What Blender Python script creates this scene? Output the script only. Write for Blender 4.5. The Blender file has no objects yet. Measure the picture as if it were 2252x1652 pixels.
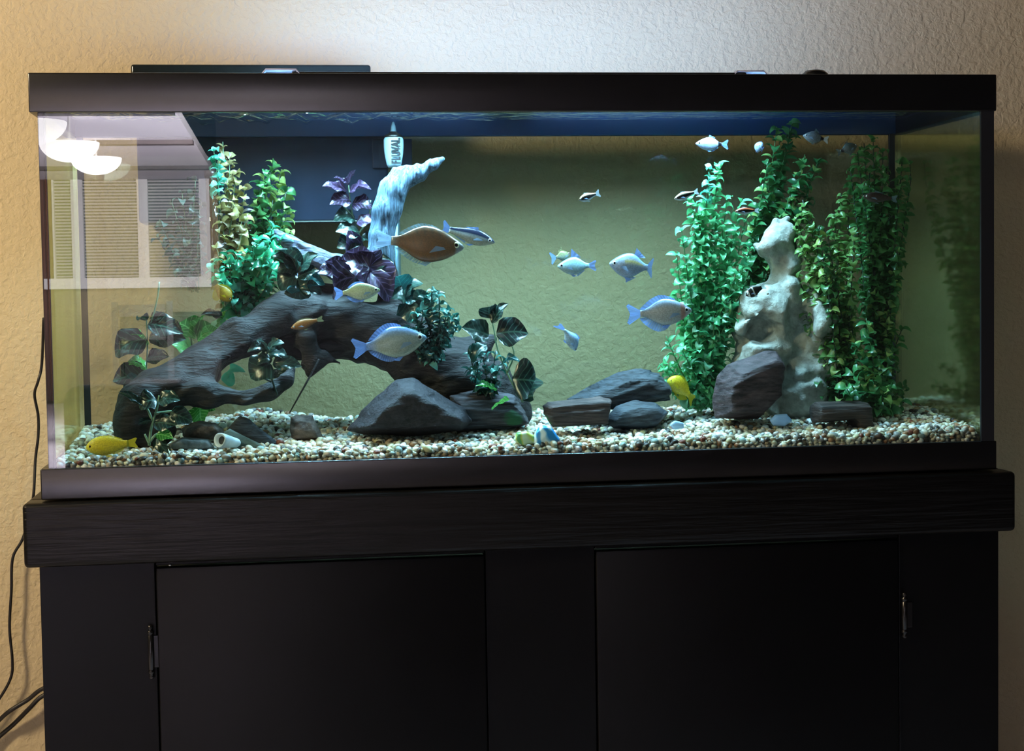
import bpy, math, random
import numpy as np
from mathutils import Vector, Matrix

random.seed(7)
rng = np.random.default_rng(7)
S = bpy.context.scene
C = S.collection
PI = math.pi

# ------------------------------------------------------------------ camera
CAM = (-0.31129, -2.05655, 0.25079)
YAW, PITCH, ROLL, FPX = 0.13543, 0.05332, -0.01603, 3601.8
PW, PH = 2252, 1652
fw = Vector((math.sin(YAW)*math.cos(PITCH), math.cos(YAW)*math.cos(PITCH), -math.sin(PITCH)))
rt = Vector((math.cos(YAW), -math.sin(YAW), 0.0))
up = rt.cross(fw)
cam_data = bpy.data.cameras.new('camera')
cam = bpy.data.objects.new('camera', cam_data)
C.objects.link(cam)
cr, sr = math.cos(ROLL), math.sin(ROLL)
# pixel = R(roll) * (x, y_down): the image axes expressed in the world
ax_x = rt*cr + up*sr
ax_y = up*cr - rt*sr
M = Matrix((ax_x, ax_y, -fw)).transposed().to_4x4()
M.translation = Vector(CAM)
cam.matrix_world = M
cam_data.sensor_fit = 'HORIZONTAL'
cam_data.sensor_width = 36.0
cam_data.lens = FPX/PW*36.0
cam_data.clip_start = 0.02
S.camera = cam

def P(px, py, y):
    """world point at depth y seen at photograph pixel px, py"""
    xr, yr = px-PW/2, py-PH/2
    d = fw + ax_x*(xr/FPX) - ax_y*(yr/FPX)
    t = (y-CAM[1])/d.y
    return Vector(CAM)+d*t
def mpp(y):
    """metres per photograph pixel at depth y"""
    return (y-CAM[1])/math.cos(YAW)/FPX

# ------------------------------------------------------------------ light
S.view_settings.view_transform = 'Standard'
S.view_settings.look = 'None'
S.view_settings.gamma = 1.0
S.view_settings.use_curve_mapping = False
S.view_settings.exposure = 0.0
w = bpy.data.worlds.new('world'); S.world = w; w.use_nodes = True
w.node_tree.nodes['Background'].inputs[0].default_value = (0.62, 0.6, 0.62, 1)
w.node_tree.nodes['Background'].inputs[1].default_value = 0.02
S.cycles.max_bounces = 8
S.cycles.transparent_max_bounces = 24
S.cycles.sample_clamp_indirect = 4.0
S.cycles.use_denoising = True

def area(name, loc, target, sx, sy, power, col, spread=180):
    l = bpy.data.lights.new(name, 'AREA'); l.shape = 'RECTANGLE'; l.size = sx; l.size_y = sy
    l.energy = power; l.color = col; l.spread = math.radians(spread)
    o = bpy.data.objects.new(name, l); C.objects.link(o); o.location = loc
    o.rotation_euler = (Vector(target)-Vector(loc)).to_track_quat('-Z', 'Y').to_euler()
    return o
# the room's ceiling lamp, high on the left
area('ceiling_lamp_light', (-1.75, -0.75, 1.10), (-0.6, 0.44, 0.15), 0.25, 0.25, 32, (1.0, 0.78, 0.49))
# LED strip of the aquarium hood, under its housing, and an added lamp for its glow thrown up off the water
area('led_strip_light', (-0.03, 0.16, 0.522), (-0.03, 0.16, 0), 0.74, 0.07, 34, (0.42, 0.75, 1.0), 134)
area('led_spill_fill', (0.05, 0.20, 0.560), (0.08, 0.44, 0.80), 0.75, 0.05, 3.4, (0.30, 0.48, 1.0))
# added fill lamps, without fixtures, that brighten the rooms the front glass mirrors
area('dining_room_fill', (-0.4, -8.2, 0.7), (-1.9, -14.0, 0.4), 0.8, 1.2, 650, (1.0, 0.93, 0.9))
area('dining_ceiling_fill', (-0.5, -7.6, 0.1), (-1.8, -9.5, 1.3), 0.8, 0.5, 110, (0.93, 0.9, 1.0))
area('hall_floor_fill', (-1.0, -4.6, 1.0), (-1.0, -4.6, 0), 0.7, 0.7, 230, (0.90, 0.86, 1.0), 100)
area('dining_floor_fill', (-0.5, -8.4, 0.3), (-1.9, -9.4, -0.75), 0.8, 0.5, 200, (0.92, 0.88, 1.0), 120)

# ------------------------------------------------------------------ materials
def srgb(r, g, b):
    f = lambda c: (c/255/12.92 if c/255 <= .04045 else ((c/255+.055)/1.055)**2.4)
    return (f(r), f(g), f(b), 1)
class NT:
    def __init__(s, name):
        s.m = bpy.data.materials.new(name); s.m.use_nodes = True
        s.t = s.m.node_tree; s.n = s.t.nodes; s.l = s.t.links
        s.b = s.n['Principled BSDF']; s.out = s.n['Material Output']
    def add(s, typ, **kw):
        nd = s.n.new(typ)
        for k, v in kw.items():
            if k.startswith('i_'):
                key = k[2:]
                nd.inputs[int(key) if key.isdigit() else key.replace('_', ' ')].default_value = v
            else: setattr(nd, k, v)
        return nd
    def link(s, a, b): s.l.new(a, b)
    def ramp(s, fac, stops, interp='LINEAR'):
        r = s.add('ShaderNodeValToRGB'); cr_ = r.color_ramp; cr_.interpolation = interp
        while len(cr_.elements) < len(stops): cr_.elements.new(0.5)
        for e, (p, c) in zip(cr_.elements, stops): e.position = p; e.color = c
        s.link(fac, r.inputs[0]); return r
    def coords(s, scale=(1, 1, 1), rot=(0, 0, 0), kind='Object'):
        tc = s.add('ShaderNodeTexCoord'); mp = s.add('ShaderNodeMapping')
        mp.inputs['Scale'].default_value = scale; mp.inputs['Rotation'].default_value = rot
        s.link(tc.outputs[kind], mp.inputs[0]); return mp.outputs[0]
    def bump(s, h, strength, dist):
        b = s.add('ShaderNodeBump', i_Strength=strength, i_Distance=dist)
        s.link(h, b.inputs['Height']); s.link(b.outputs[0], s.b.inputs['Normal']); return b

def simple(name, col, rough=.5, metal=0, spec=.5, noise=None, sub=0, trans=0):
    n = NT(name); n.b.inputs['Base Color'].default_value = col
    n.b.inputs['Roughness'].default_value = rough; n.b.inputs['Metallic'].default_value = metal
    n.b.inputs['Specular IOR Level'].default_value = spec
    if noise:
        sc, amt = noise
        co = n.coords()
        t = n.add('ShaderNodeTexNoise', i_Scale=sc, i_Detail=4.0); n.link(co, t.inputs[0])
        lo = tuple(c*(1-amt) for c in col[:3])+(1,); hi = tuple(min(1, c*(1+amt)) for c in col[:3])+(1,)
        r = n.ramp(t.outputs[0], [(.3, lo), (.7, hi)]); n.link(r.outputs[0], n.b.inputs['Base Color'])
    return n.m

def wall_material(name, col):
    n = NT(name); n.b.inputs['Roughness'].default_value = .85
    co = n.coords()
    t = n.add('ShaderNodeTexNoise', i_Scale=115.0, i_Detail=3.0, i_Roughness=.55, i_Distortion=.35); n.link(co, t.inputs[0])
    t2 = n.add('ShaderNodeTexNoise', i_Scale=4.0, i_Detail=2.0); n.link(co, t2.inputs[0])
    r = n.ramp(t.outputs[0], [(.36, (0, 0, 0, 1)), (.62, (1, 1, 1, 1))])
    n.bump(r.outputs[0], .5, .0018)
    c2 = tuple(c*.93 for c in col[:3])+(1,)
    r2 = n.ramp(t2.outputs[0], [(.3, c2), (.7, col)]); n.link(r2.outputs[0], n.b.inputs['Base Color'])
    return n.m

def glassy(name, tint, fac, rough=0.0, fres=None, bumpy=None, glosscol=(1, 1, 1, 1)):
    """thin clear sheet: see-through tinted layer plus a mirror layer"""
    n = NT(name); n.n.remove(n.b)
    tr = n.add('ShaderNodeBsdfTransparent', i_Color=tint)
    gl = n.add('ShaderNodeBsdfGlossy', i_Roughness=rough, i_Color=glosscol)
    mx = n.add('ShaderNodeMixShader'); mx.inputs[0].default_value = fac
    if fres:
        lw = n.add('ShaderNodeLayerWeight', i_Blend=fres)
        mr = n.add('ShaderNodeMapRange'); mr.inputs['To Min'].default_value = fac; mr.inputs['To Max'].default_value = 1.0
        n.link(lw.outputs['Fresnel'], mr.inputs[0]); n.link(mr.outputs[0], mx.inputs[0])
    if bumpy:
        co = n.coords(scale=bumpy[2])
        t = n.add('ShaderNodeTexNoise', i_Scale=bumpy[0], i_Detail=2.0); n.link(co, t.inputs[0])
        b = n.add('ShaderNodeBump', i_Strength=1.0, i_Distance=bumpy[1])
        n.link(t.outputs[0], b.inputs['Height']); n.link(b.outputs[0], gl.inputs['Normal'])
    n.link(tr.outputs[0], mx.inputs[1]); n.link(gl.outputs[0], mx.inputs[2]); n.link(mx.outputs[0], n.out.inputs[0])
    return n.m

def emis(name, col, st):
    n = NT(name); n.b.inputs['Base Color'].default_value = col
    n.b.inputs['Emission Color'].default_value = col; n.b.inputs['Emission Strength'].default_value = st
    return n.m

M_wall = wall_material('textured_wall_paint', (.64, .53, .335, 1))
M_plastic = simple('black_plastic', (.004, .004, .0048, 1), .27, spec=1.0, noise=(30, .2))
M_plastic_back = simple('black_plastic_lit_blue', (.003, .028, .085, 1), .4)  # black frame plastic; the blue LED light on it is put into the colour
M_silicone = simple('black_silicone', (.008, .01, .014, 1), .5)
M_glass = glassy('front_glass', (.97, .99, .98, 1), .075)
M_glass_back = glassy('back_glass', (.85, .835, .815, 1), .02)
M_glass_end = glassy('end_glass_seen_through_water', (.90, .98, .82, 1), .42, rough=.09, glosscol=(.92, 1.0, .84, 1))
M_water_side = glassy('water_side', (.90, .96, .925, 1), .0)
M_water_top = glassy('water_surface', (.97, .99, 1, 1), .55, rough=.05, bumpy=(26, .02, (1, 2.2, 1)), glosscol=(.8, .95, 1, 1))

# wood of the stand: painted black pine, grain and a knot in relief
def stand_wood():
    n = NT('black_painted_pine'); n.b.inputs['Roughness'].default_value = .38
    n.b.inputs['Specular IOR Level'].default_value = .28
    tc = n.add('ShaderNodeTexCoord')
    k = P(395, 1168, -.014)
    sub = n.add('ShaderNodeVectorMath', operation='SUBTRACT'); sub.inputs[1].default_value = (k.x, -.014, k.z)
    n.link(tc.outputs['Object'], sub.inputs[0])
    mp = n.add('ShaderNodeMapping'); mp.inputs['Scale'].default_value = (9.0, 1, 34.0); n.link(sub.outputs[0], mp.inputs[0])
    ln = n.add('ShaderNodeVectorMath', operation='LENGTH'); n.link(mp.outputs[0], ln.inputs[0])
    inv = n.add('ShaderNodeMath', operation='DIVIDE'); inv.inputs[0].default_value = .035
    ad = n.add('ShaderNodeMath', operation='ADD'); ad.inputs[1].default_value = .35
    n.link(ln.outputs['Value'], ad.inputs[0]); n.link(ad.outputs[0], inv.inputs[1])
    # grain lines run along x and bend round the knot
    sx = n.add('ShaderNodeSeparateXYZ'); n.link(sub.outputs[0], sx.inputs[0])
    sg = n.add('ShaderNodeMath', operation='SIGN'); n.link(sx.outputs['Z'], sg.inputs[0])
    bend = n.add('ShaderNodeMath', operation='MULTIPLY'); n.link(sg.outputs[0], bend.inputs[0]); n.link(inv.outputs[0], bend.inputs[1])
    z2 = n.add('ShaderNodeMath', operation='SUBTRACT'); n.link(sx.outputs['Z'], z2.inputs[0]); n.link(bend.outputs[0], z2.inputs[1])
    cx = n.add('ShaderNodeCombineXYZ'); xs = n.add('ShaderNodeMath', operation='MULTIPLY'); xs.inputs[1].default_value = .05
    n.link(sx.outputs['X'], xs.inputs[0]); n.link(xs.outputs[0], cx.inputs['X']); n.link(z2.outputs[0], cx.inputs['Z'])
    t = n.add('ShaderNodeTexNoise', i_Scale=150.0, i_Detail=3.0); n.link(cx.outputs[0], t.inputs[0])
    n.bump(t.outputs[0], .9, .0025)
    # rings of the knot, added to the grain
    m1 = n.add('ShaderNodeMath', operation='MULTIPLY'); m1.inputs[1].default_value = 26.0; n.link(ln.outputs['Value'], m1.inputs[0])
    sn = n.add('ShaderNodeMath', operation='SINE'); n.link(m1.outputs[0], sn.inputs[0])
    fo = n.add('ShaderNodeMapRange'); fo.inputs['From Min'].default_value = 1.15; fo.inputs['From Max'].default_value = .1; n.link(ln.outputs['Value'], fo.inputs[0])
    kn = n.add('ShaderNodeMath', operation='MULTIPLY'); n.link(sn.outputs[0], kn.inputs[0]); n.link(fo.outputs[0], kn.inputs[1])
    b2 = n.add('ShaderNodeBump', i_Strength=1.0, i_Distance=.0016); n.link(kn.outputs[0], b2.inputs['Height'])
    for bn in list(n.n):
        if bn.type == 'BUMP' and bn != b2: n.link(b2.outputs[0], bn.inputs['Normal'])
    r = n.ramp(t.outputs[0], [(.35, (.0025, .0025, .0027, 1)), (.65, (.006, .006, .0065, 1))])
    mk = n.add('ShaderNodeMix', data_type='RGBA'); mk.inputs[7].default_value = (.016, .016, .017, 1); mk.clamp_factor = True
    n.link(kn.outputs[0], mk.inputs[0]); n.link(r.outputs[0], mk.inputs[6]); n.link(mk.outputs[2], n.b.inputs['Base Color'])
    return n.m
M_pine = stand_wood()
M_panel = simple('black_painted_panel', (.0018, .0020, .0026, 1), .40, spec=.22, noise=(14, .25))
M_iron = simple('black_iron', (.01, .01, .011, 1), .25, spec=.6)

# ------------------------------------------------------------------ object helpers
def tag(o, label=None, cat=None, group=None, kind=None):
    if label: o['label'] = label
    if cat: o['category'] = cat
    if group: o['group'] = group
    if kind: o['kind'] = kind
    return o
def link(name, me, parent=None, mat=None, loc=None):
    o = bpy.data.objects.new(name, me); C.objects.link(o)
    if mat is not None and me is not None and not me.materials: me.materials.append(mat)
    if loc is not None: o.location = loc
    if parent is not None: o.parent = parent; 
    return o
def empty(name, loc, label, cat, group=None):
    o = bpy.data.objects.new(name, None); C.objects.link(o); o.location = loc; o.empty_display_size = .02
    return tag(o, label, cat, group)
def mesh(name, verts, faces, smooth=True, off=None):
    me = bpy.data.meshes.new(name)
    V = np.asarray(verts, dtype=np.float64).reshape(-1, 3)
    if off is not None: V = V-np.array(off)
    if isinstance(faces, np.ndarray):
        me.vertices.add(len(V)); me.vertices.foreach_set('co', V.astype(np.float32).ravel())
        k = faces.shape[1]; me.loops.add(faces.size); me.loops.foreach_set('vertex_index', faces.astype(np.int32).ravel())
        me.polygons.add(len(faces)); me.polygons.foreach_set('loop_start', np.arange(0, faces.size, k, dtype=np.int32))
        me.polygons.foreach_set('loop_total', np.full(len(faces), k, dtype=np.int32))
        me.update(calc_edges=True); me.validate()
    else:
        me.from_pydata([tuple(v) for v in V], [], [tuple(f) for f in faces]); me.update()
    me.polygons.foreach_set('use_smooth', np.full(len(me.polygons), smooth, dtype=bool))
    return me
def vcol(me, cols, name='Col'):
    a = me.color_attributes.new(name, 'FLOAT_COLOR', 'POINT')
    c = np.ones((len(me.vertices), 4), dtype=np.float32); c[:, :3] = cols
    a.data.foreach_set('color', c.ravel())

import bmesh
def box(name, lo, hi, mat, parent=None, bevel=0.0, seg=2, off=(0, 0, 0), smooth=False):
    bm = bmesh.new()
    bmesh.ops.create_cube(bm, size=1)
    lo = Vector(lo)-Vector(off); hi = Vector(hi)-Vector(off)
    for v in bm.verts:
        v.co = Vector([(lo[i]+hi[i])/2+v.co[i]*(hi[i]-lo[i]) for i in range(3)])
    if bevel: bmesh.ops.bevel(bm, geom=bm.edges[:], offset=bevel, segments=seg, profile=.5, affect='EDGES')
    me = bpy.data.meshes.new(name); bm.to_mesh(me); bm.free()
    if smooth or bevel: me.polygons.foreach_set('use_smooth', np.full(len(me.polygons), seg > 2, dtype=bool))
    return link(name, me, parent, mat)
def tube_geo(pts, rad, n=8, cap=True):
    """swept tube through pts; rad a number or a list"""
    pts = [Vector(p) for p in pts]
    if not hasattr(rad, '__len__'): rad = [rad]*len(pts)
    V, F = [], []
    prev = None
    for i, p in enumerate(pts):
        t = (pts[min(i+1, len(pts)-1)]-pts[max(i-1, 0)]).normalized()
        if prev is None:
            a = Vector((0, 0, 1)) if abs(t.z) < .9 else Vector((1, 0, 0))
            u_ = t.cross(a).normalized()
        else:
            u_ = (prev-t*prev.dot(t)).normalized()
        prev = u_; v_ = t.cross(u_)
        for k in range(n):
            an = 2*PI*k/n; V.append(p+(u_*math.cos(an)+v_*math.sin(an))*rad[i])
    for i in range(len(pts)-1):
        for k in range(n):
            a, b = i*n+k, i*n+(k+1) % n
            F.append((a, b, b+n, a+n))
    if cap:
        F.append(tuple(range(n))[::-1]); F.append(tuple(range((len(pts)-1)*n, len(pts)*n)))
    return V, F
def tube(name, pts, rad, mat, parent=None, n=8, off=(0, 0, 0)):
    V, F = tube_geo(pts, rad, n)
    return link(name, mesh(name, V, F, True, off), parent, mat)
def smooth_path(pts, k=8):
    pts = [Vector(p) for p in pts]; out = []
    q = [pts[0]*2-pts[1]]+pts+[pts[-1]*2-pts[-2]]
    for i in range(1, len(q)-2):
        for j in range(k):
            t = j/k; a, b, c, d = q[i-1], q[i], q[i+1], q[i+2]
            out.append(.5*((2*b)+(c-a)*t+(2*a-5*b+4*c-d)*t*t+(-a+3*b-3*c+d)*t**3))
    out.append(pts[-1]); return out
def lathe(name, prof, mat, parent=None, n=20, off=(0, 0, 0), axis='z', center=(0, 0, 0)):
    V, F = [], []
    for r, h in prof:
        for k in range(n):
            a = 2*PI*k/n
            V.append((center[0]+r*math.cos(a)-off[0], center[1]+r*math.sin(a)-off[1], center[2]+h-off[2]))
    for i in range(len(prof)-1):
        for k in range(n):
            a, b = i*n+k, i*n+(k+1) % n
            F.append((a, b, b+n, a+n))
    F.append(tuple(range(n))[::-1]); F.append(tuple(range((len(prof)-1)*n, len(prof)*n)))
    return link(name, mesh(name, V, F), parent, mat)

# ------------------------------------------------------------------ numpy noise and implicit surfaces
_lat = rng.random((32, 32, 32))
def vnoise(X, Y, Z, s=1.0, seed=0):
    X = X*s+seed*7.31; Y = Y*s+seed*3.17; Z = Z*s+seed*5.77
    xi, yi, zi = np.floor(X).astype(int), np.floor(Y).astype(int), np.floor(Z).astype(int)
    fx, fy, fz = X-xi, Y-yi, Z-zi
    fx, fy, fz = [f*f*(3-2*f) for f in (fx, fy, fz)]
    g = lambda a, b, c: _lat[(xi+a) & 31, (yi+b) & 31, (zi+c) & 31]
    x00 = g(0, 0, 0)*(1-fx)+g(1, 0, 0)*fx; x10 = g(0, 1, 0)*(1-fx)+g(1, 1, 0)*fx
    x01 = g(0, 0, 1)*(1-fx)+g(1, 0, 1)*fx; x11 = g(0, 1, 1)*(1-fx)+g(1, 1, 1)*fx
    return ((x00*(1-fy)+x10*fy)*(1-fz)+(x01*(1-fy)+x11*fy)*fz)*2-1
def surface_net(fn, lo, hi, h):
    lo = np.array(lo, float); hi = np.array(hi, float)
    n = np.ceil((hi-lo)/h).astype(int)+1
    X, Y, Z = np.meshgrid(*[lo[i]+h*np.arange(n[i]) for i in range(3)], indexing='ij')
    V = fn(X, Y, Z); cs = n-1
    acc = np.zeros((*cs, 3)); cnt = np.zeros(cs); crs = []
    for a in range(3):
        s0 = [slice(None)]*3; s1 = [slice(None)]*3
        s0[a] = slice(0, -1); s1[a] = slice(1, None)
        v0, v1 = V[tuple(s0)], V[tuple(s1)]
        c_ = (v0 < 0) != (v1 < 0); t = np.where(c_, v0/np.where(c_, v0-v1, 1), 0); crs.append((c_, v0 < 0))
        b, c = [i for i in range(3) if i != a]
        for db in (0, 1):
            for dc in (0, 1):
                ix = [None]*3; ix[a] = slice(0, cs[a]); ix[b] = slice(db, db+cs[b]); ix[c] = slice(dc, dc+cs[c]); ix = tuple(ix)
                m = c_[ix]; cnt += m; acc[..., a] += m*t[ix]; acc[..., b] += m*db; acc[..., c] += m*dc
    act = cnt > 0; ids = -np.ones(cs, int); ids[act] = np.arange(act.sum())
    verts = lo+h*(np.argwhere(act)+acc[act]/cnt[act][:, None])
    quads = []
    for a in range(3):
        b, c = [(1, 2), (2, 0), (0, 1)][a]
        c_, ins = crs[a]; pos = np.argwhere(c_)
        ok = (pos[:, b] >= 1) & (pos[:, b] <= cs[b]-1) & (pos[:, c] >= 1) & (pos[:, c] <= cs[c]-1)
        pos = pos[ok]; fl = ins[tuple(pos.T)]
        q = []
        for db, dc in ((-1, -1), (0, -1), (0, 0), (-1, 0)):
            p2 = pos.copy(); p2[:, b] += db; p2[:, c] += dc; q.append(ids[tuple(p2.T)])
        q = np.stack(q, 1); q[~fl] = q[~fl][:, ::-1]; quads.append(q)
    return verts, np.concatenate(quads)
def sd_cone(X, Y, Z, a, b, ra, rb, ys=1.0):
    """distance to a tapering rounded limb from a to b, flattened in y by ys"""
    a = np.array(a); b = np.array(b); d = b-a; L = (d*d).sum()+1e-12
    dx, dy, dz = X-a[0], Y-a[1], Z-a[2]
    t = np.clip((dx*d[0]+dy*d[1]+dz*d[2])/L, 0, 1)
    r = ra+(rb-ra)*t
    return np.sqrt((dx-t*d[0])**2+((dy-t*d[1])/ys)**2+(dz-t*d[2])**2)-r
def smin(a, b, k):
    h = np.clip(.5+.5*(b-a)/k, 0, 1); return b*(1-h)+a*h-k*h*(1-h)
def chain(X, Y, Z, pts, D=None, k=.012, ys=1.0):
    """pts: (px, py, radius px, depth)"""
    w_ = [(np.array(P(p[0], p[1], p[3])), p[2]*mpp(p[3])) for p in pts]
    for (a, ra), (b, rb) in zip(w_[:-1], w_[1:]):
        d = sd_cone(X, Y, Z, a, b, ra, rb, ys); D = d if D is None else smin(D, d, k)
    return D
def sd_poly(x, z, poly):
    n = len(poly); d = np.full(x.shape, 1e9); s = np.ones(x.shape)
    for i in range(n):
        j = (i-1) % n; ex, ez = poly[j][0]-poly[i][0], poly[j][1]-poly[i][1]
        wx, wz = x-poly[i][0], z-poly[i][1]
        t = np.clip((wx*ex+wz*ez)/(ex*ex+ez*ez), 0, 1)
        d = np.minimum(d, (wx-ex*t)**2+(wz-ez*t)**2)
        c1 = z >= poly[i][1]; c2 = z < poly[j][1]; c3 = ex*wz > ez*wx
        s = np.where((c1 & c2 & c3) | (~c1 & ~c2 & ~c3), -s, s)
    return s*np.sqrt(d)

# ================================================================== SETTING
FLOOR = -0.78
WALL_Y = 0.44
def struct(o, kind='structure'): o['kind'] = kind; return o
struct(box('wall_back', (-1.6, WALL_Y, FLOOR), (1.6, WALL_Y+.1, 1.7), M_wall))
M_floor = simple('pale_floor_tile', (.80, .76, .86, 1), .35, noise=(3, .12))
struct(box('floor', (-4.5, -14.2, FLOOR-.05), (2.2, WALL_Y, FLOOR), M_floor))
bpy.context.view_layer.update()

# ================================================================== STAND
HW = .616
stand = empty('aquarium_stand', (0, .17, FLOOR), 'black painted wooden cabinet stand with two doors carrying the aquarium', 'cabinet')
OF = (0, .17, FLOOR)
xl, xr = P(93, 1450, 0).x, P(2196, 1400, 0).x
board = box('front_rail', (-.637, -.0137, -.0812), (.637, .03, -.002), M_pine, stand, .006, 4, OF)
for s, nm in ((-1, 'side_rail'), (1, 'side_rail')):
    x0, x1 = sorted((s*.637, s*.60))
    box(nm, (x0, .031, -.0812), (x1, .40, -.002), M_pine, stand, .006, 4, OF)
box('top_board', (-.599, .031, -.03), (.599, .39, -.002), M_panel, stand, 0, 2, OF)
box('side_panel', (xl, .022, FLOOR), (xl+.02, .39, -.0815), M_panel, stand, .001, 2, OF)
box('side_panel', (xr-.02, .022, FLOOR), (xr, .39, -.0815), M_panel, stand, .001, 2, OF)
box('back_panel', (xl+.021, .38, FLOOR), (xr-.021, .39, -.0815), M_panel, stand, 0, 2, OF)
d1a, d1b = P(347, 1400, 0).x, P(1068, 1400, 0).x
d2a, d2b = P(1312, 1400, 0).x, P(1975, 1400, 0).x
dz = P(700, 1234, 0).z
for a, b in ((xl, d1a-.0015), (d1b+.0015, d2a-.0015), (d2b+.0015, xr)):
    box('stile', (a, 0, FLOOR), (b, .021, -.0815), M_panel, stand, .0008, 2, OF)
for a, b in ((d1a, d1b), (d2a, d2b)):
    box('rail', (a, 0, dz+.002), (b, .021, -.0815), M_panel, stand, .0008, 2, OF)
    box('rail', (a, 0, FLOOR), (b, .021, FLOOR+.07), M_panel, stand, .0008, 2, OF)
    d = box('door', (a, -.0035, FLOOR+.073), (b, .018, dz), M_panel, stand, .0018, 3, OF)
def hinge(px, y0, y1):
    a, b = P(px, y0, -.006), P(px, y1, -.006)
    h = b.z-a.z; c = Vector((a.x, -.0065, 0))
    z0, z1 = b.z, a.z; H = z1-z0
    prof = [(0.0004, 0), (.0028, .001), (.0034, .0035), (.0018, .0065), (.0040, .008), (.0040, .0105), (.0026, .012)]
    prof += [(.0036, .013), (.0036, H-.013), (.0026, H-.012), (.0040, H-.0105), (.0040, H-.008), (.0018, H-.0065), (.0034, H-.0035), (.0028, H-.001), (.0004, H)]
    o = lathe('hinge', prof, M_iron, stand, 14, OF, center=(a.x, -.0045, z0))
    pl = box('hinge_plate', (a.x+.002, -.0022, z0+.014), (a.x+.012, -.0002, z1-.014), M_iron, o, .0005, 2, OF)
hinge(330, 1375, 1495); hinge(1990, 1303, 1405)
n1 = P(374, 1243, 0)
lathe('screw_head', [(.0004, -.001), (.0022, 0), (.0022, .0012), (.0004, .002)], simple('bright_screw', (.8, .8, .8, 1), .3, 1), stand, 12, OF, center=(n1.x, -.0022, n1.z))

# ================================================================== TANK
TY = .337
tank = empty('aquarium', (0, TY/2, 0), 'long glass aquarium with black plastic frame standing on the black cabinet', 'aquarium')
TO = (0, TY/2, 0)
def frame_ring(name, z0, z1, zl, grow, tfront):
    """front, back and two end members"""
    g = grow
    box(name+'_frame', (-HW-g, -g, z0), (HW+g, tfront, z1), M_plastic, tank, .0016, 3, TO)
    box(name+'_frame', (-HW-g, TY-tfront, z0), (HW+g, TY+g, z1), M_plastic_back if name == 'top' else M_plastic, tank, .0016, 3, TO)
    for s in (-1, 1):
        x0, x1 = sorted((s*(HW+g), s*(HW-.014)))
        box(name+'_frame', (x0, tfront, z0), (x1, TY-tfront, z1), M_plastic, tank, .0012, 3, TO)
frame_ring('top', .4726, .5203, 0, 0.0, .012)
frame_ring('bottom', 0.0003, .0385, 0, .0, .012)
box('center_brace', (-.02, .0125, .505), (.05, TY-.0125, .5195), M_plastic, tank, .001, 2, TO)
gx = P(80, 640, 0).x
box('front_pane', (-.606, .0015, .01), (.606, .0075, .474), M_glass, tank, 0, 2, TO)
box('back_pane', (-.600, TY-.0085, .01), (.600, TY-.0025, .474), M_glass_back, tank, 0, 2, TO)
for s in (-1, 1):
    x0, x1 = sorted((s*.607, s*.601))
    box('silicone_seam', (x0, .0078, .03), (x1, .0128, .4735), M_silicone, tank, 0, 2, TO)
    box('end_pane', (x0, .013, .01), (x1, TY-.009, .474), M_glass_end, tank, 0, 2, TO)
    # silicone seams in the corners
    for yy, wd in ((.0085, .002), (TY-.0145, .006)):
        x0, x1 = sorted((s*.6005, s*(.6005-wd*(1.5 if yy > .1 else 1.0))))
        box('silicone_seam', (x0, yy, .03), (x1, yy+.0055, .4735), M_silicone, tank, .0008, 2, TO)
# right front corner is a broad black seam in the photograph
box('corner_trim', (P(2158, 600, 0).x, .0002, .0386), (.6125, .0014, .4725), M_silicone, tank, 0, 2, TO)
box('corner_trim', (.6075, .0016, .0386), (.6125, .012, .4725), M_silicone, tank, 0, 2, TO)
box('tank_floor', (-.6, .013, .012), (.6, TY-.013, .0165), M_silicone, tank, 0, 2, TO)

WZ = .4955
# water: side faces carry the tint, the top ripples
def water():
    x0, x1, y0, y1, z0 = -.5985, .5985, .0085, TY-.0095, .04
    V = [(x0, y0, z0), (x1, y0, z0), (x1, y1, z0), (x0, y1, z0), (x0, y0, WZ), (x1, y0, WZ), (x1, y1, WZ), (x0, y1, WZ)]
    F = [(0, 1, 5, 4), (2, 3, 7, 6)]
    me = mesh('water', V, F, False); me.materials.append(M_water_side)
    o = link('water', me); tag(o, 'clear faintly green water filling the glass aquarium', 'water')
    nx, ny = 90, 26; G = []; Q = []
    for j in range(ny+1):
        for i in range(nx+1):
            x = x0+(x1-x0)*i/nx; y = y0+(y1-y0)*j/ny
            amp = .0042*math.exp(-((x+.33)/.22)**2)+.0004
            z = WZ+amp*(math.sin(x*95+y*40)+.7*math.sin(y*130-x*31)+.5*math.sin(x*210))
            G.append((x, y, z))
    for j in range(ny):
        for i in range(nx):
            a = j*(nx+1)+i; Q.append((a, a+1, a+nx+2, a+nx+1))
    link('water_surface', mesh('water_surface', G, Q), o, M_water_top)
water()

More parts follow.
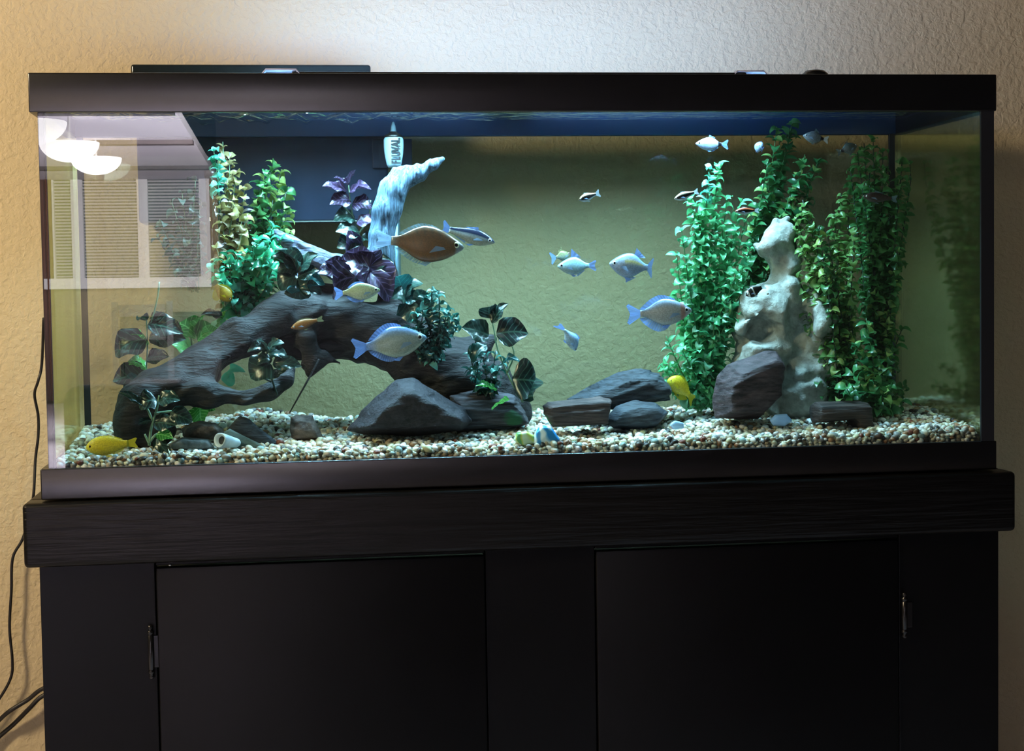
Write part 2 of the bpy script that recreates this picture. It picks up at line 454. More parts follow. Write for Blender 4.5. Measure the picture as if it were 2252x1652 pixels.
# ------------------------------------------------------------------ things on and behind the tank
# LED lamp: housing, diffuser, two clear bracket legs
lamp = empty('aquarium_lamp', (0, .16, .523), 'long slim aquarium light resting on clear brackets across the tank top', 'lamp')
LO = (0, .16, .523)
xa, xb = P(640, 160, .16).x, P(1625, 165, .16).x
box('housing', (xa, .12, .5245), (xb, .20, .538), M_plastic, lamp, .002, 3, LO)
M_diff = emis('led_diffuser', (.6, .85, 1, 1), 2.0)
box('diffuser', (xa+.01, .127, .5236), (xb-.01, .193, .5244), M_diff, lamp, 0, 2, LO)
M_clear = simple('frosted_clear_bracket', (.5, .55, .85, 1), .15, spec=.8)
for (a, b, yt) in ((568, 668, 152), (1602, 1692, 156)):
    p0, p1 = P(a, yt+12, .13), P(b, yt+12, .13); pt = P((a+b)/2, yt, .13)
    z0, z1 = .5212, pt.z
    r = .0016
    path = [(p0.x, .13, z0), (p0.x+.006, .13, (z0+z1)/2+.004), (p0.x+.010, .13, z1-r), (p1.x-.010, .13, z1-r), (p1.x-.006, .13, (z0+z1)/2+.004), (p1.x, .13, z0)]
    V, F = tube_geo([Vector(p) for p in path], [.0022]*6, 8)
    V = [Vector((v.x, .13+(v.y-.13)*5, v.z)) for v in V]
    link('bracket', mesh('bracket', V, F, True, LO), lamp, M_clear)
# small black knob on the lid, right
k = P(1762, 160, .2)
lathe('lid_knob', [(.004, .5206), (.017, .5215), (.018, .5265+.012), (.013, .5265+.0165), (.003, .5265+.018)], M_plastic, None, 18, center=(k.x, .14, 0))
tag(bpy.data.objects['lid_knob'], 'low round black knob on the lid at the right end of the tank top', 'knob')

# hang-on filter behind the tank: body seen through the glass, glossy lid above the frame
M_smoke = simple('smoky_black_lid', (.012, .014, .012, 1), .08, spec=.7)
M_filter = simple('dark_blue_grey_plastic', (.05, .07, .15, 1), .35, noise=(12, .25))
fl = empty('filter_box', (P(560, 300, .35).x, .385, .3), 'wide dark hang-on filter box behind the back glass with a glossy black lid', 'filter')
FO = (P(560, 300, .35).x, .385, .3)
fx0, fx1 = P(300, 300, .345).x, P(852, 300, .345).x
zb_ = P(640, 487, .345).z
box('filter_body', (fx0, .345, zb_), (fx1, .43, .530), M_filter, fl, .004, 3, FO)
box('filter_outlet', (P(818, 300, .345).x, .3405, P(840, 370, .345).z), (P(905, 300, .345).x, .3445, .47), M_filter, fl, .001, 2, FO)
lx0, lx1 = P(288, 150, .33).x, P(815, 150, .33).x
lzt = P(400, 142, .33).z
box('filter_lid', (lx0, .325, .5315), (lx1, .432, lzt), M_smoke, fl, .004, 4, FO)
box('lid_rim', (lx0+.004, .3235, .5325), (lx1-.004, .3249, lzt-.012), simple('smoky_rim', (.03, .034, .028, 1), .2), fl, 0, 2, FO)
box('lower_trim', (P(600, 487, .345).x, .3435, zb_-.0012), (P(815, 487, .345).x, .3449, zb_+.0006), simple('pale_trim', (.5, .55, .6, 1), .3), fl, 0, 2, FO)

# translucent intake tube
tx = P(872, 480, .30)
tube('intake_tube', [(tx.x, .315, .47), (tx.x, .315, .40), (tx.x, .315, P(872, 605, .315).z)], .0062, glassy('pale_tube', (.75, .88, .95, 1), .2, .3, glosscol=(.6, .8, .95, 1)), None, 16)
tag(bpy.data.objects['intake_tube'], 'straight translucent pale tube going down behind the pale branch', 'tube')
# bulb shaped bottle with a black collar and lettering
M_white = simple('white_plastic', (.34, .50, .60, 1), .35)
bc = P(866, 330, .27); s = mpp(.27)
bt = empty('dosing_bottle', (bc.x, .27, bc.z), 'white bulb-shaped bottle with black collar hanging above the pale branch, lettering upright', 'bottle')
BO = (bc.x, .27, bc.z)
zz = lambda py: P(866, py, .27).z-bc.z
lathe('bottle_body', [(.004, zz(369)), (13*s, zz(368)), (16*s, zz(362)), (20*s, zz(340)), (21.5*s, zz(322)), (21.5*s, zz(308)), (19*s, zz(302)), (.003, zz(301))], M_white, bt, 28)
lathe('collar', [(.003, zz(303)), (20*s, zz(302.5)), (19*s, zz(298)), (10*s, zz(293)), (8*s, zz(290)), (.003, zz(289))], M_plastic, bt, 24)
lathe('nozzle', [(.003, zz(291)), (6.5*s, zz(290)), (5*s, zz(278)), (2.5*s, zz(269)), (.0006, zz(268))], M_white, bt, 16)
def text(name, body, size, mat, parent, loc, rot, ext=.0003):
    cu = bpy.data.curves.new(name, 'FONT'); cu.body = body; cu.size = size; cu.extrude = ext
    cu.align_x = 'CENTER'; cu.align_y = 'CENTER'; cu.space_character = 1.0; cu.offset = size*.034
    o = bpy.data.objects.new(name, cu); C.objects.link(o); cu.materials.append(mat)
    bpy.context.view_layer.update()
    me = bpy.data.meshes.new_from_object(o.evaluated_get(bpy.context.evaluated_depsgraph_get()))
    bpy.data.objects.remove(o); o = bpy.data.objects.new(name, me); C.objects.link(o)
    if not me.materials: me.materials.append(mat)
    o.parent = parent; return o
M_ink = simple('black_ink', (.004, .004, .006, 1), .6)
tx_ = text('lettering', 'FLUVAL', .0115, M_ink, bt, (3*s, -.0135, zz(335)), (0, 0, 0))
tx_.matrix_local = Matrix.Translation((4*s, -22.2*s, zz(334))) @ Matrix.Rotation(PI/2, 4, 'X') @ Matrix.Rotation(PI/2, 4, 'Z') @ Matrix.Diagonal((.92, 1.5, 1, 1))
# ================================================================== GRAVEL
GX0, GX1, GY0, GY1 = -.597, .597, .010, TY-.0105
def gz(x, y):
    """height of the gravel bed"""
    x = np.asarray(x, float); y = np.asarray(y, float)
    t = np.clip((y-.01)/.31, 0, 1)
    z = .0455+.004*np.clip((x+.6)/1.2, 0, 1)+.021*t**.8
    z = z+.017*np.exp(-((x+.36)/.055)**2-((y-.30)/.09)**2)
    z = z+.008*np.exp(-((x-.47)/.10)**2-((y-.24)/.09)**2)+.007*np.exp(-((x-.585)/.06)**2-((y-.14)/.12)**2)
    z = z-.007*np.exp(-((x+.47)/.06)**2-((y-.16)/.06)**2)
    return z+.0015*np.sin(x*37+y*19)+.001*np.sin(x*91-y*53)
PAL = np.array([srgb(*c)[:3] for c in [(226, 222, 205), (212, 204, 184), (198, 186, 160), (176, 160, 132), (150, 132, 106), (160, 118, 84),
                                     (134, 94, 66), (236, 236, 232), (150, 150, 146), (112, 106, 98), (78, 66, 56), (122, 66, 50), (150, 172, 168), (200, 190, 150), (60, 54, 50)]])
PALP = np.array([18, 15, 13, 10, 7, 4, 3, 15, 8, 5, 3, 2, 3, 2, 2], float); PALP /= PALP.sum()
def ico(sub):
    bm = bmesh.new(); bmesh.ops.create_icosphere(bm, subdivisions=sub, radius=1)
    V = np.array([v.co[:] for v in bm.verts]); F = np.array([[v.index for v in f.verts] for f in bm.faces]); bm.free(); return V, F
icoV, icoF = ico(2)
def pebble_shape(r_):
    V = icoV*np.array([1, r_.uniform(.62, .9), r_.uniform(.45, .72)])
    for _ in range(3):
        d = r_.normal(size=3); d /= np.linalg.norm(d)
        V = V+np.outer(np.minimum(0, .55-V@d)*.7, d)
    return V
shapes = [pebble_shape(rng) for _ in range(10)]
def rot_m(n):
    """random rotations, mostly lying flat"""
    a = rng.uniform(0, 2*PI, n); b = rng.normal(0, .45, n); c = rng.normal(0, .45, n)
    ca, sa, cb, sb, cc, sc_ = np.cos(a), np.sin(a), np.cos(b), np.sin(b), np.cos(c), np.sin(c)
    R = np.zeros((n, 3, 3))
    R[:, 0, 0] = ca*cb; R[:, 0, 1] = ca*sb*sc_-sa*cc; R[:, 0, 2] = ca*sb*cc+sa*sc_
    R[:, 1, 0] = sa*cb; R[:, 1, 1] = sa*sb*sc_+ca*cc; R[:, 1, 2] = sa*sb*cc-ca*sc_
    R[:, 2, 0] = -sb; R[:, 2, 1] = cb*sc_; R[:, 2, 2] = cb*cc
    return R
def pebble_positions():
    out = []
    sp = .0080
    for layer, dzz in ((0, 0.0), (1, -.0045)):
        xs = np.arange(GX0+.004, GX1-.003, sp); ys = np.arange(GY0+.004, GY1-.003, sp)
        X, Y = np.meshgrid(xs, ys); X = X.ravel(); Y = Y.ravel()
        X = X+rng.uniform(-.5, .5, X.size)*sp; Y = Y+rng.uniform(-.5, .5, X.size)*sp
        if layer: X = X+sp/2; Y = Y+sp/2
        X = np.clip(X, GX0+.004, GX1-.004); Y = np.clip(Y, GY0+.004, GY1-.004)
        out.append(np.stack([X, Y, gz(X, Y)+dzz-.001+rng.uniform(-.0012, .0014, X.size)], 1))
    for k_ in range(1, 5):      # the wall of gravel against the front glass
        xs = np.arange(GX0+.004, GX1-.003, .0072); n = xs.size
        out.append(np.stack([xs+rng.uniform(-.002, .002, n), np.full(n, GY0+.0035), gz(xs, np.full(n, GY0))-.0044*k_+rng.uniform(-.001, .001, n)], 1))
    return np.concatenate(out)
pos = pebble_positions()
rad = rng.uniform(.0036, .0064, len(pos))*np.where(rng.random(len(pos)) < .08, 1.35, 1)
ci = rng.choice(len(PAL), len(pos), p=PALP)
cols = np.clip(PAL[ci]*rng.uniform(.85, 1.3, (len(pos), 1))*rng.uniform(.94, 1.06, (len(pos), 3)), 0, .95)
def pebble_mat(name, per_object):
    n = NT(name); n.b.inputs['Roughness'].default_value = .42; n.b.inputs['Specular IOR Level'].default_value = .35
    if per_object:
        oi = n.add('ShaderNodeObjectInfo')
        src = n.ramp(oi.outputs['Random'], [(i/len(PAL), tuple(PAL[i])+(1,)) for i in range(len(PAL))], 'CONSTANT').outputs[0]
    else:
        src = n.add('ShaderNodeVertexColor', layer_name='Col').outputs[0]
    co = n.coords()
    t = n.add('ShaderNodeTexNoise', i_Scale=260.0, i_Detail=3.0); n.link(co, t.inputs[0])
    r = n.ramp(t.outputs[0], [(.3, (.72, .7, .68, 1)), (.62, (1, 1, 1, 1))])
    mx = n.add('ShaderNodeMix', data_type='RGBA', blend_type='MULTIPLY'); mx.inputs[0].default_value = 1
    n.link(src, mx.inputs[6]); n.link(r.outputs[0], mx.inputs[7]); n.link(mx.outputs[2], n.b.inputs['Base Color'])
    return n.m
M_peb, M_peb1 = pebble_mat('gravel_stones', False), pebble_mat('gravel_single_stones', True)
gravel = empty('gravel_bed', (0, .17, .03), 'bed of small rounded river gravel covering the tank floor', 'gravel')
GO = Vector((0, .17, .03))
# which pebbles are parts of their own: the nearest, at the front glass
front = np.argsort(pos[:, 1]-.9*(pos[:, 2]-.04)*2-rad*1.5)
front = [i for i in front if pos[i, 2] > gz(pos[i, 0], pos[i, 1])-.003 or pos[i, 2] < .0425][:295]
fs = set(front)
smesh = []
for k_, sh in enumerate(shapes):
    me = mesh('pebble', sh, icoF); me.materials.append(M_peb1); smesh.append(me)
R = rot_m(len(pos))
for j, i in enumerate(front):
    o = bpy.data.objects.new('pebble', smesh[j % 10]); C.objects.link(o); o.parent = gravel
    m = Matrix([list(R[i][r]*1.0) for r in range(3)]).to_4x4() @ Matrix.Scale(rad[i], 4)
    m.translation = Vector(pos[i])-GO; o.matrix_local = m
rest = np.array([i for i in range(len(pos)) if i not in fs])
VV, FF, CC = [], [], []
lab = rng.integers(0, 10, len(rest)); base_n = 0
icoV1, icoF1 = ico(1)
def simp(sh_i):
    r_ = np.random.default_rng(sh_i+50); V = icoV1 if False else icoV
    return shapes[sh_i]
for k_ in range(10):
    ids = rest[lab == k_]; sh = shapes[k_]
    V = np.einsum('nij,vj->nvi', R[ids]*rad[ids][:, None, None], sh)+pos[ids][:, None, :]
    n_, v_ = V.shape[:2]
    FF.append((icoF[None]+(np.arange(n_)*v_)[:, None, None]).reshape(-1, 3)+base_n); base_n += n_*v_
    VV.append(V.reshape(-1, 3)); CC.append(np.repeat(cols[ids], v_, 0))
me = mesh('loose_gravel', np.concatenate(VV), np.concatenate(FF), True, GO); vcol(me, np.concatenate(CC))
o = link('loose_gravel', me, gravel, M_peb); o['kind'] = 'stuff'
# the packed bed under the loose stones
xs = np.linspace(GX0, GX1, 120); ys = np.linspace(GY0+.002, GY1, 36)
X, Y = np.meshgrid(xs, ys); Z = gz(X, Y)-.005
V = np.stack([X, Y, Z], -1).reshape(-1, 3)
i_, j_ = np.meshgrid(np.arange(119), np.arange(35)); a = (j_*120+i_).ravel()
F = np.stack([a, a+1, a+121, a+120], 1)
Vb = V[:120].copy(); Vb[:, 2] = .018
F2 = np.stack([np.arange(119)+len(V), np.arange(119)+1+len(V), np.arange(119)+1, np.arange(119)], 1)
link('gravel_base', mesh('gravel_base', np.concatenate([V, Vb]), np.concatenate([F, F2]), True, GO), gravel, simple('wet_grit', (.10, .075, .05, 1), .8, noise=(120, .6)))

# ================================================================== ROCKS
def rock_mat(name, c1, c2, sc=(1, 1, 1), rot=(0, 0, 0), strength=.8, fine=60, moss=None, rough=.6):
    n = NT(name); n.b.inputs['Roughness'].default_value = rough; n.b.inputs['Specular IOR Level'].default_value = .3
    co = n.coords(scale=sc, rot=rot)
    t = n.add('ShaderNodeTexNoise', i_Scale=float(fine), i_Detail=6.0, i_Roughness=.65); n.link(co, t.inputs[0])
    r = n.ramp(t.outputs[0], [(.34, c1), (.68, c2)])
    out = r.outputs[0]
    if moss:
        co2 = n.coords()
        sv = n.add('ShaderNodeVectorMath', operation='DISTANCE'); sv.inputs[1].default_value = moss[0]; n.link(co2, sv.inputs[0])
        t2 = n.add('ShaderNodeTexNoise', i_Scale=90.0, i_Detail=4.0); n.link(co2, t2.inputs[0])
        ma = n.add('ShaderNodeMath', operation='MULTIPLY_ADD'); ma.inputs[1].default_value = moss[1]*1.6; ma.inputs[2].default_value = -moss[1]*.8
        n.link(t2.outputs[0], ma.inputs[0])
        ad = n.add('ShaderNodeMath', operation='ADD'); n.link(sv.outputs['Value'], ad.inputs[0]); n.link(ma.outputs[0], ad.inputs[1])
        mr = n.add('ShaderNodeMapRange'); mr.inputs['From Min'].default_value = moss[1]; mr.inputs['From Max'].default_value = moss[1]*.6
        n.link(ad.outputs[0], mr.inputs[0])
        mx = n.add('ShaderNodeMix', data_type='RGBA'); mx.inputs[7].default_value = moss[2]
        n.link(mr.outputs[0], mx.inputs[0]); n.link(out, mx.inputs[6]); out = mx.outputs[2]
    n.link(out, n.b.inputs['Base Color'])
    n.bump(t.outputs[0], strength, .004)
    return n.m
def rock(name, label, poly, yc, th, mat, slope=.35, rnd=.003, amp=.003, strata=(0, 60, 0), nscale=60, h=.0022, cat='rock', lean=0.0, group=None):
    """solid stone: silhouette poly (pixels at depth yc), thickness th, strata = stretch of the relief"""
    pts = [P(x, y, yc) for x, y in poly]; q = [(p.x, p.z) for p in pts]
    cx = sum(a for a, b in q)/len(q); cz = min(b for a, b in q)
    ang = math.radians(strata[0])
    def fn(X, Y, Z):
        x2, z2 = X[:, 0, :], Z[:, 0, :]
        d2 = sd_poly(x2, z2, q)[:, None, :]
        yy = Y-yc-lean*(Z-cz)
        d = np.maximum(d2+slope*np.abs(yy)*.6+.0*X, np.abs(yy)-th/2+.25*np.maximum(0, d2+.02))
        d = smin(-d, -d, .001)*-1
        u_ = X*math.cos(ang)+Z*math.sin(ang); v_ = -X*math.sin(ang)+Z*math.cos(ang)
        n1 = vnoise(u_*.6, Y*.8, v_*strata[1]/20, nscale/3, 3)
        n2 = vnoise(u_*.3, Y*.5, v_*strata[1]/30, nscale, 5)
        n2 = np.sign(n2)*np.abs(n2)**.6
        n3 = vnoise(X, Y, Z, nscale/5, 9)
        led = ((v_+.004*n3)*strata[1]*1.9) % 1.0      # ledges of the layers
        led = np.where(led < .82, led*.5, (1-led)*2.3) if strata[1] > 65 else 0
        return d-rnd*.3+amp*(n1*.7+n2*.5+n3*.45+led*.9)
    xs_ = [a for a, b in q]; zs_ = [b for a, b in q]
    pad = amp*3+.006
    lo = (min(xs_)-pad, yc-th/2-pad-abs(lean)*.1, min(zs_)-pad); hi = (max(xs_)+pad, yc+th/2+pad+abs(lean)*.1, max(zs_)+pad)
    V, F = surface_net(fn, lo, hi, h)
    org = (cx, yc, cz)
    o = link(name, mesh(name, V, F, True, org), None, mat, org)
    return tag(o, label, cat, group)
M_slate = rock_mat('dark_slate', (.006, .007, .011, 1), (.07, .085, .105, 1), (1, 1, 6), (0, .45, 0), 1.0, 45)
M_basalt = rock_mat('purple_black_stone', (.008, .007, .010, 1), (.040, .034, .044, 1), (1, 1, 1.5), (0, 0, 0), .9, 110)
M_purple = rock_mat('purple_brown_stone', (.012, .007, .009, 1), (.095, .062, .07, 1), (1, 1, 4), (0, .3, 0), 1.0, 50)
M_layer = rock_mat('layered_brown_stone', (.012, .007, .008, 1), (.11, .075, .072, 1), (.6, 1, 7), (0, .05, 0), 1.0, 45, moss=(P(1222, 912, .08)-Vector((P(1268, 905, .08).x, .08, P(1268, 933, .08).z)), .014, srgb(60, 110, 70)))
M_layer2 = rock_mat('layered_black_stone', (.006, .005, .008, 1), (.09, .083, .10, 1), (.6, 1, 7), (0, -.08, 0), 1.0, 45, moss=(Vector((.02, -.045, .018)), .014, srgb(40, 90, 60)))
M_bark = rock_mat('petrified_bark', (.007, .005, .005, 1), (.085, .058, .05, 1), (.5, 1, 8), (0, .02, 0), 1.0, 45)
M_green_slab = rock_mat('green_grey_slate', (.06, .085, .075, 1), (.12, .16, .14, 1), (1, 1, 2), (0, .5, 0), .5, 60)

rock('dark_boulder', 'large dark triangular boulder leaning against the foot of the driftwood arch', [(765, 945), (815, 888), (872, 836), (908, 832), (960, 862), (1022, 900), (1034, 925), (1015, 948), (900, 962), (800, 955)], .10, .10, M_basalt, .5, amp=.0036)
rock('layered_rock', 'black layered rock with a green mossy patch beside the dark triangular boulder', [(985, 870), (1060, 855), (1130, 868), (1155, 895), (1167, 935), (1120, 948), (1000, 950)], .15, .09, M_layer2, .4, amp=.003, strata=(-6, 90, 0), nscale=70)
rock('slate_slab', 'long dark slate slab with fissures lying tilted, highest of the middle rocks', [(1237, 880), (1300, 846), (1360, 820), (1412, 810), (1450, 822), (1480, 855), (1470, 878), (1380, 893), (1345, 900)], .17, .10, M_slate, .35, amp=.0032, strata=(22, 110, 0), nscale=60)
rock('flat_layered_rock', 'flat brown layered rock with a mossy left end, in front of the slate slab', [(1193, 893), (1205, 885), (1320, 872), (1345, 878), (1335, 935), (1215, 940), (1197, 915)], .09, .06, M_layer, .35, amp=.0022, strata=(3, 110, 0), nscale=60)
rock('small_dark_rock', 'small jagged blue black rock right of the flat brown layered rock', [(1330, 925), (1355, 895), (1400, 882), (1440, 888), (1466, 908), (1440, 938), (1350, 942)], .10, .055, M_slate, .5, amp=.0035, strata=(30, 40, 0))
rock('purple_block', 'upright purple brown block of stone in front of the white rock', [(1566, 880), (1572, 838), (1600, 802), (1682, 770), (1706, 772), (1723, 798), (1715, 875), (1668, 925), (1570, 920)], .11, .10, M_purple, .45, amp=.0026, strata=(24, 70, 0), nscale=70)
rock('bark_like_rock', 'flat bark-like brown rock lying on the gravel in front of the right plants', [(1783, 892), (1795, 884), (1890, 880), (1912, 886), (1914, 940), (1880, 945), (1866, 925), (1786, 930)], .085, .06, M_bark, .3, amp=.0022, strata=(2, 110, 0), nscale=60)
rock('slate_chip', 'dark slate chip with grey-green face leaning on the gravel near the shell', [(497, 945), (528, 917), (545, 922), (612, 975), (560, 985), (520, 975)], .085, .028, M_slate, .4, amp=.0015, h=.0018)
rock('green_grey_chip', 'grey-green flat chip tucked under the dark slate chip', [(492, 950), (505, 943), (580, 982), (560, 992), (510, 985)], .065, .014, M_green_slab, .3, amp=.001, h=.0018)
rock('brown_pyramid_rock', 'small brown pointed rock standing between the slate chip and dark boulder', [(638, 918), (650, 913), (688, 914), (694, 932), (712, 965), (690, 972), (640, 972)], .12, .04, rock_mat('rusty_stone', (.03, .016, .012, 1), (.19, .14, .12, 1), (1, 1, 2), (0, 1.2, 0), 1, 60), .6, amp=.0025, h=.0018)
rock('porous_brown_rock', 'low rough brown rock behind the shell at the left', [(398, 958), (410, 932), (440, 924), (475, 930), (492, 955), (470, 968), (410, 970)], .12, .05, rock_mat('rough_brown', (.025, .018, .014, 1), (.15, .12, .1, 1), strength=1, fine=80), .4, amp=.0045, nscale=90, h=.0018)
rock('low_grey_rock', 'low grey rock between the left plant and the white shell', [(372, 978), (400, 960), (460, 964), (472, 985), (430, 992), (380, 992)], .07, .03, rock_mat('grey_stone', (.05, .05, .045, 1), (.2, .2, .19, 1)), .4, amp=.002, h=.002)
rock('blue_pebble', 'smooth pale blue pebble in the gravel beside the purple block', [(1693, 925), (1705, 912), (1730, 910), (1742, 925), (1725, 938), (1700, 936)], .062, .02, simple('pale_blue_stone', (.3, .5, .85, 1), .3), .6, amp=.0006, h=.0014, cat='pebble')
rock('pale_blue_stone', 'small pale blue stone on the gravel under the small dark rock', [(1474, 934), (1484, 926), (1502, 930), (1504, 942), (1480, 944)], .06, .014, simple('pale_blue_stone_two', (.35, .55, .8, 1), .35), .6, amp=.0006, h=.0014, cat='pebble')
# marbled glass stone, two coloured halves
def marbled(name, cols, sc):
    n = NT(name); n.b.inputs['Roughness'].default_value = .12; n.b.inputs['Specular IOR Level'].default_value = .7
    co = n.coords(rot=(.3, .4, .5))
    t = n.add('ShaderNodeTexWave', i_Scale=sc, i_Distortion=9.0, i_Detail=2.0, i_Detail_Scale=1.2); n.link(co, t.inputs[0])
    r = n.ramp(t.outputs[0], cols); n.link(r.outputs[0], n.b.inputs['Base Color']); return n.m
rock('blue_glass_stone', 'swirled blue and white glass stone pressed against the front glass', [(1172, 975), (1176, 950), (1190, 936), (1210, 936), (1222, 952), (1232, 968), (1215, 980), (1180, 982)], .022, .02, marbled('blue_swirl_glass', [(.2, (.04, .28, .62, 1)), (.5, (.30, .62, .85, 1)), (.8, (.8, .92, .95, 1))], 22), .7, amp=.001, nscale=30, h=.0014, cat='glass stone')
rock('green_glass_stone', 'yellow and green glass stone left of the swirled blue one', [(1128, 968), (1136, 952), (1158, 948), (1176, 958), (1176, 976), (1150, 982)], .024, .018, marbled('green_swirl_glass', [(.2, (.10, .35, .12, 1)), (.6, (.55, .6, .12, 1)), (.9, (.6, .75, .5, 1))], 20), .7, amp=.001, nscale=30, h=.0014, cat='glass stone')

# white rock with holes
def white_rock():
    y0 = .19
    def E(X, Y, Z, px, py, rx, rz, ry, yd=0.0):
        c = P(px, py, y0+yd); s = mpp(y0)
        return (np.sqrt(((X-c.x)/(rx*s))**2+((Y-c.y)/ry)**2+((Z-c.z)/(rz*s))**2)-1)*min(rx*s, rz*s, ry)
    def fn(X, Y, Z):
        D = smin(E(X, Y, Z, 1760, 870, 82, 76, .05), E(X, Y, Z, 1765, 820, 62, 60, .05), .02)
        for a in ((1800, 810, 55, 55, .05), (1700, 775, 70, 45, .05), (1648, 800, 40, 45, .04), (1650, 720, 40, 75, .045), (1700, 690, 62, 62, .055),
                  (1785, 705, 62, 80, .055), (1668, 655, 42, 36, .045), (1725, 640, 36, 55, .04), (1815, 760, 32, 45, .04)):
            D = smin(D, E(X, Y, Z, *a), .010)
        D = smin(D, chain(X, Y, Z, [(1725, 640, 30, y0), (1722, 590, 27, y0), (1712, 550, 36, y0), (1690, 545, 26, y0-.01), (1722, 515, 30, y0)], None, .008), .008)
        D = smin(D, chain(X, Y, Z, [(1700, 520, 14, y0+.01), (1712, 490, 12, y0+.01), (1732, 480, 11, y0+.01)], None, .006), .006)
        D = smin(D, chain(X, Y, Z, [(1740, 590, 22, y0-.005), (1752, 560, 14, y0)], None, .006), .006)
        hole = E(X, Y, Z, 1684, 730, 46, 36, .045, -.055)
        hole = np.minimum(hole, E(X, Y, Z, 1768, 712, 34, 50, .032, -.055))
        hole = np.minimum(hole, E(X, Y, Z, 1672, 632, 16, 10, .04, -.045))
        hole = np.minimum(hole, E(X, Y, Z, 1684, 541, 8, 11, .02, -.045))
        hole = np.minimum(hole, E(X, Y, Z, 1705, 905, 16, 30, .06, -.04))
        hole = np.minimum(hole, E(X, Y, Z, 1642, 752, 12, 8, .03, -.04))
        D = -smin(-D, hole, .005)
        n = (np.abs(vnoise(X, Y, Z, 34, 2))-.4)*-.011+vnoise(X, Y, Z, 80, 4)*.0030+vnoise(X, Y, Z, 230, 6)*.0006
        return D+n
    a, b = P(1585, 960, y0), P(1880, 462, y0)
    V, F = surface_net(fn, (a.x, y0-.07, a.z), (b.x, y0+.07, b.z), .0023)
    org = (P(1750, 900, y0).x, y0, P(1750, 905, y0).z)
    m = rock_mat('pale_coral_rock', (.20, .20, .175, 1), (.42, .44, .39, 1), strength=1.0, fine=70, rough=.75)
    o = link('white_holey_rock', mesh('white_holey_rock', V, F, True, org), None, m, org)
    tag(o, 'tall white rock full of holes standing between the right-hand green plants', 'rock')
white_rock()

# ================================================================== DRIFTWOOD
def wood_mat(name, c1, c2, axis, fine, strength, rough=.65):
    n = NT(name); n.b.inputs['Roughness'].default_value = rough; n.b.inputs['Specular IOR Level'].default_value = .35
    co = n.coords(scale=axis[0], rot=axis[1])
    t = n.add('ShaderNodeTexNoise', i_Scale=float(fine), i_Detail=5.0, i_Roughness=.6, i_Distortion=.4); n.link(co, t.inputs[0])
    r = n.ramp(t.outputs[0], [(.33, c1), (.66, c2)]); n.link(r.outputs[0], n.b.inputs['Base Color'])
    n.bump(t.outputs[0], strength, .004); return n.m
M_wood = wood_mat('soaked_dark_wood', (.004, .0035, .004, 1), (.029, .025, .027, 1), ((1, 4, 5), (0, .5, 0)), 34, 1.0)
M_pale = wood_mat('weathered_wood_lit_blue', (.025, .05, .09, 1), (.20, .33, .46, 1), ((7, 7, 1), (0, .12, 0)), 48, 1.0)  # pale wood with the blue of the LED light put into its colour
drift = empty('driftwood', (P(700, 920, .15).x, .15, .065), 'big arching dark driftwood with caves and a tall pale forked branch', 'driftwood')
DO = (P(700, 920, .15).x, .15, .065)
def trunk(X, Y, Z):
    D = chain(X, Y, Z, [(292, 905, 30, .09), (345, 855, 46, .10), (440, 808, 52, .12), (530, 745, 42, .14), (600, 705, 45, .16), (670, 695, 46, .18), (760, 705, 48, .19),
                        (850, 742, 58, .20), (915, 775, 66, .20), (1000, 818, 72, .20), (1080, 862, 62, .20), (1140, 900, 34, .2)], None, .012, 1.0)
    D = smin(D, chain(X, Y, Z, [(310, 880, 40, .085), (285, 925, 28, .08), (280, 955, 22, .08)], None, .01), .012)
    D = smin(D, chain(X, Y, Z, [(355, 880, 36, .09), (345, 930, 30, .09), (325, 970, 22, .09)], None, .01), .012)
    D = smin(D, chain(X, Y, Z, [(380, 850, 44, .10), (465, 865, 34, .09), (540, 877, 20, .085), (595, 862, 19, .085), (628, 836, 15, .09), (640, 812, 7, .095)], None, .01), .010)
    # roof of the cave and the lump that hangs from it
    D = smin(D, chain(X, Y, Z, [(590, 735, 34, .19), (650, 752, 40, .2)], None, .012), .014)
    D = smin(D, chain(X, Y, Z, [(655, 735, 44, .20), (715, 750, 38, .21), (800, 755, 40, .22)], None, .012), .014)
    D = smin(D, chain(X, Y, Z, [(672, 750, 34, .16), (690, 800, 20, .16), (716, 782, 12, .16), (740, 800, 5, .16)], None, .008), .010)
    D = smin(D, chain(X, Y, Z, [(600, 690, 36, .17), (660, 640, 30, .19), (740, 655, 26, .2)], None, .010), .012)
    D = smin(D, chain(X, Y, Z, [(880, 730, 30, .18), (893, 690, 12, .18), (897, 678, 5, .18)], None, .008), .014)
    D = smin(D, chain(X, Y, Z, [(1010, 790, 40, .2), (1050, 760, 26, .2), (1080, 742, 8, .2)], None, .01), .014)
    D = smin(D, chain(X, Y, Z, [(860, 700, 22, .2), (862, 640, 18, .21), (848, 590, 16, .21)], None, .01), .012)
    hole = sd_cone(X, Y, Z, np.array(P(515, 825, .12)), np.array(P(570, 815, .12)), 27*mpp(.12), 30*mpp(.12), 3.0)
    D = -smin(-D, hole, .006)
    hole2 = sd_cone(X, Y, Z, np.array(P(735, 860, .17)), np.array(P(800, 870, .17)), 66*mpp(.17), 66*mpp(.17), 3.0)
    D = -smin(-D, hole2, .008)
    g = math.radians(32)
    u_ = X*math.cos(g)+Z*math.sin(g); v_ = -X*math.sin(g)+Z*math.cos(g)
    rd = 1-2*np.abs(vnoise(u_*.3, Y, v_, 42, 7))
    return D-rd*.0036+vnoise(u_*.25, Y, v_, 130, 2)*.0018+vnoise(X, Y, Z, 15, 3)*.0085+vnoise(X, Y, Z, 45, 8)*.002
a, b = P(235, 990, .10), P(1190, 560, .22)
V, F = surface_net(trunk, (a.x, .015, .035), (b.x, .30, b.z), .0030)
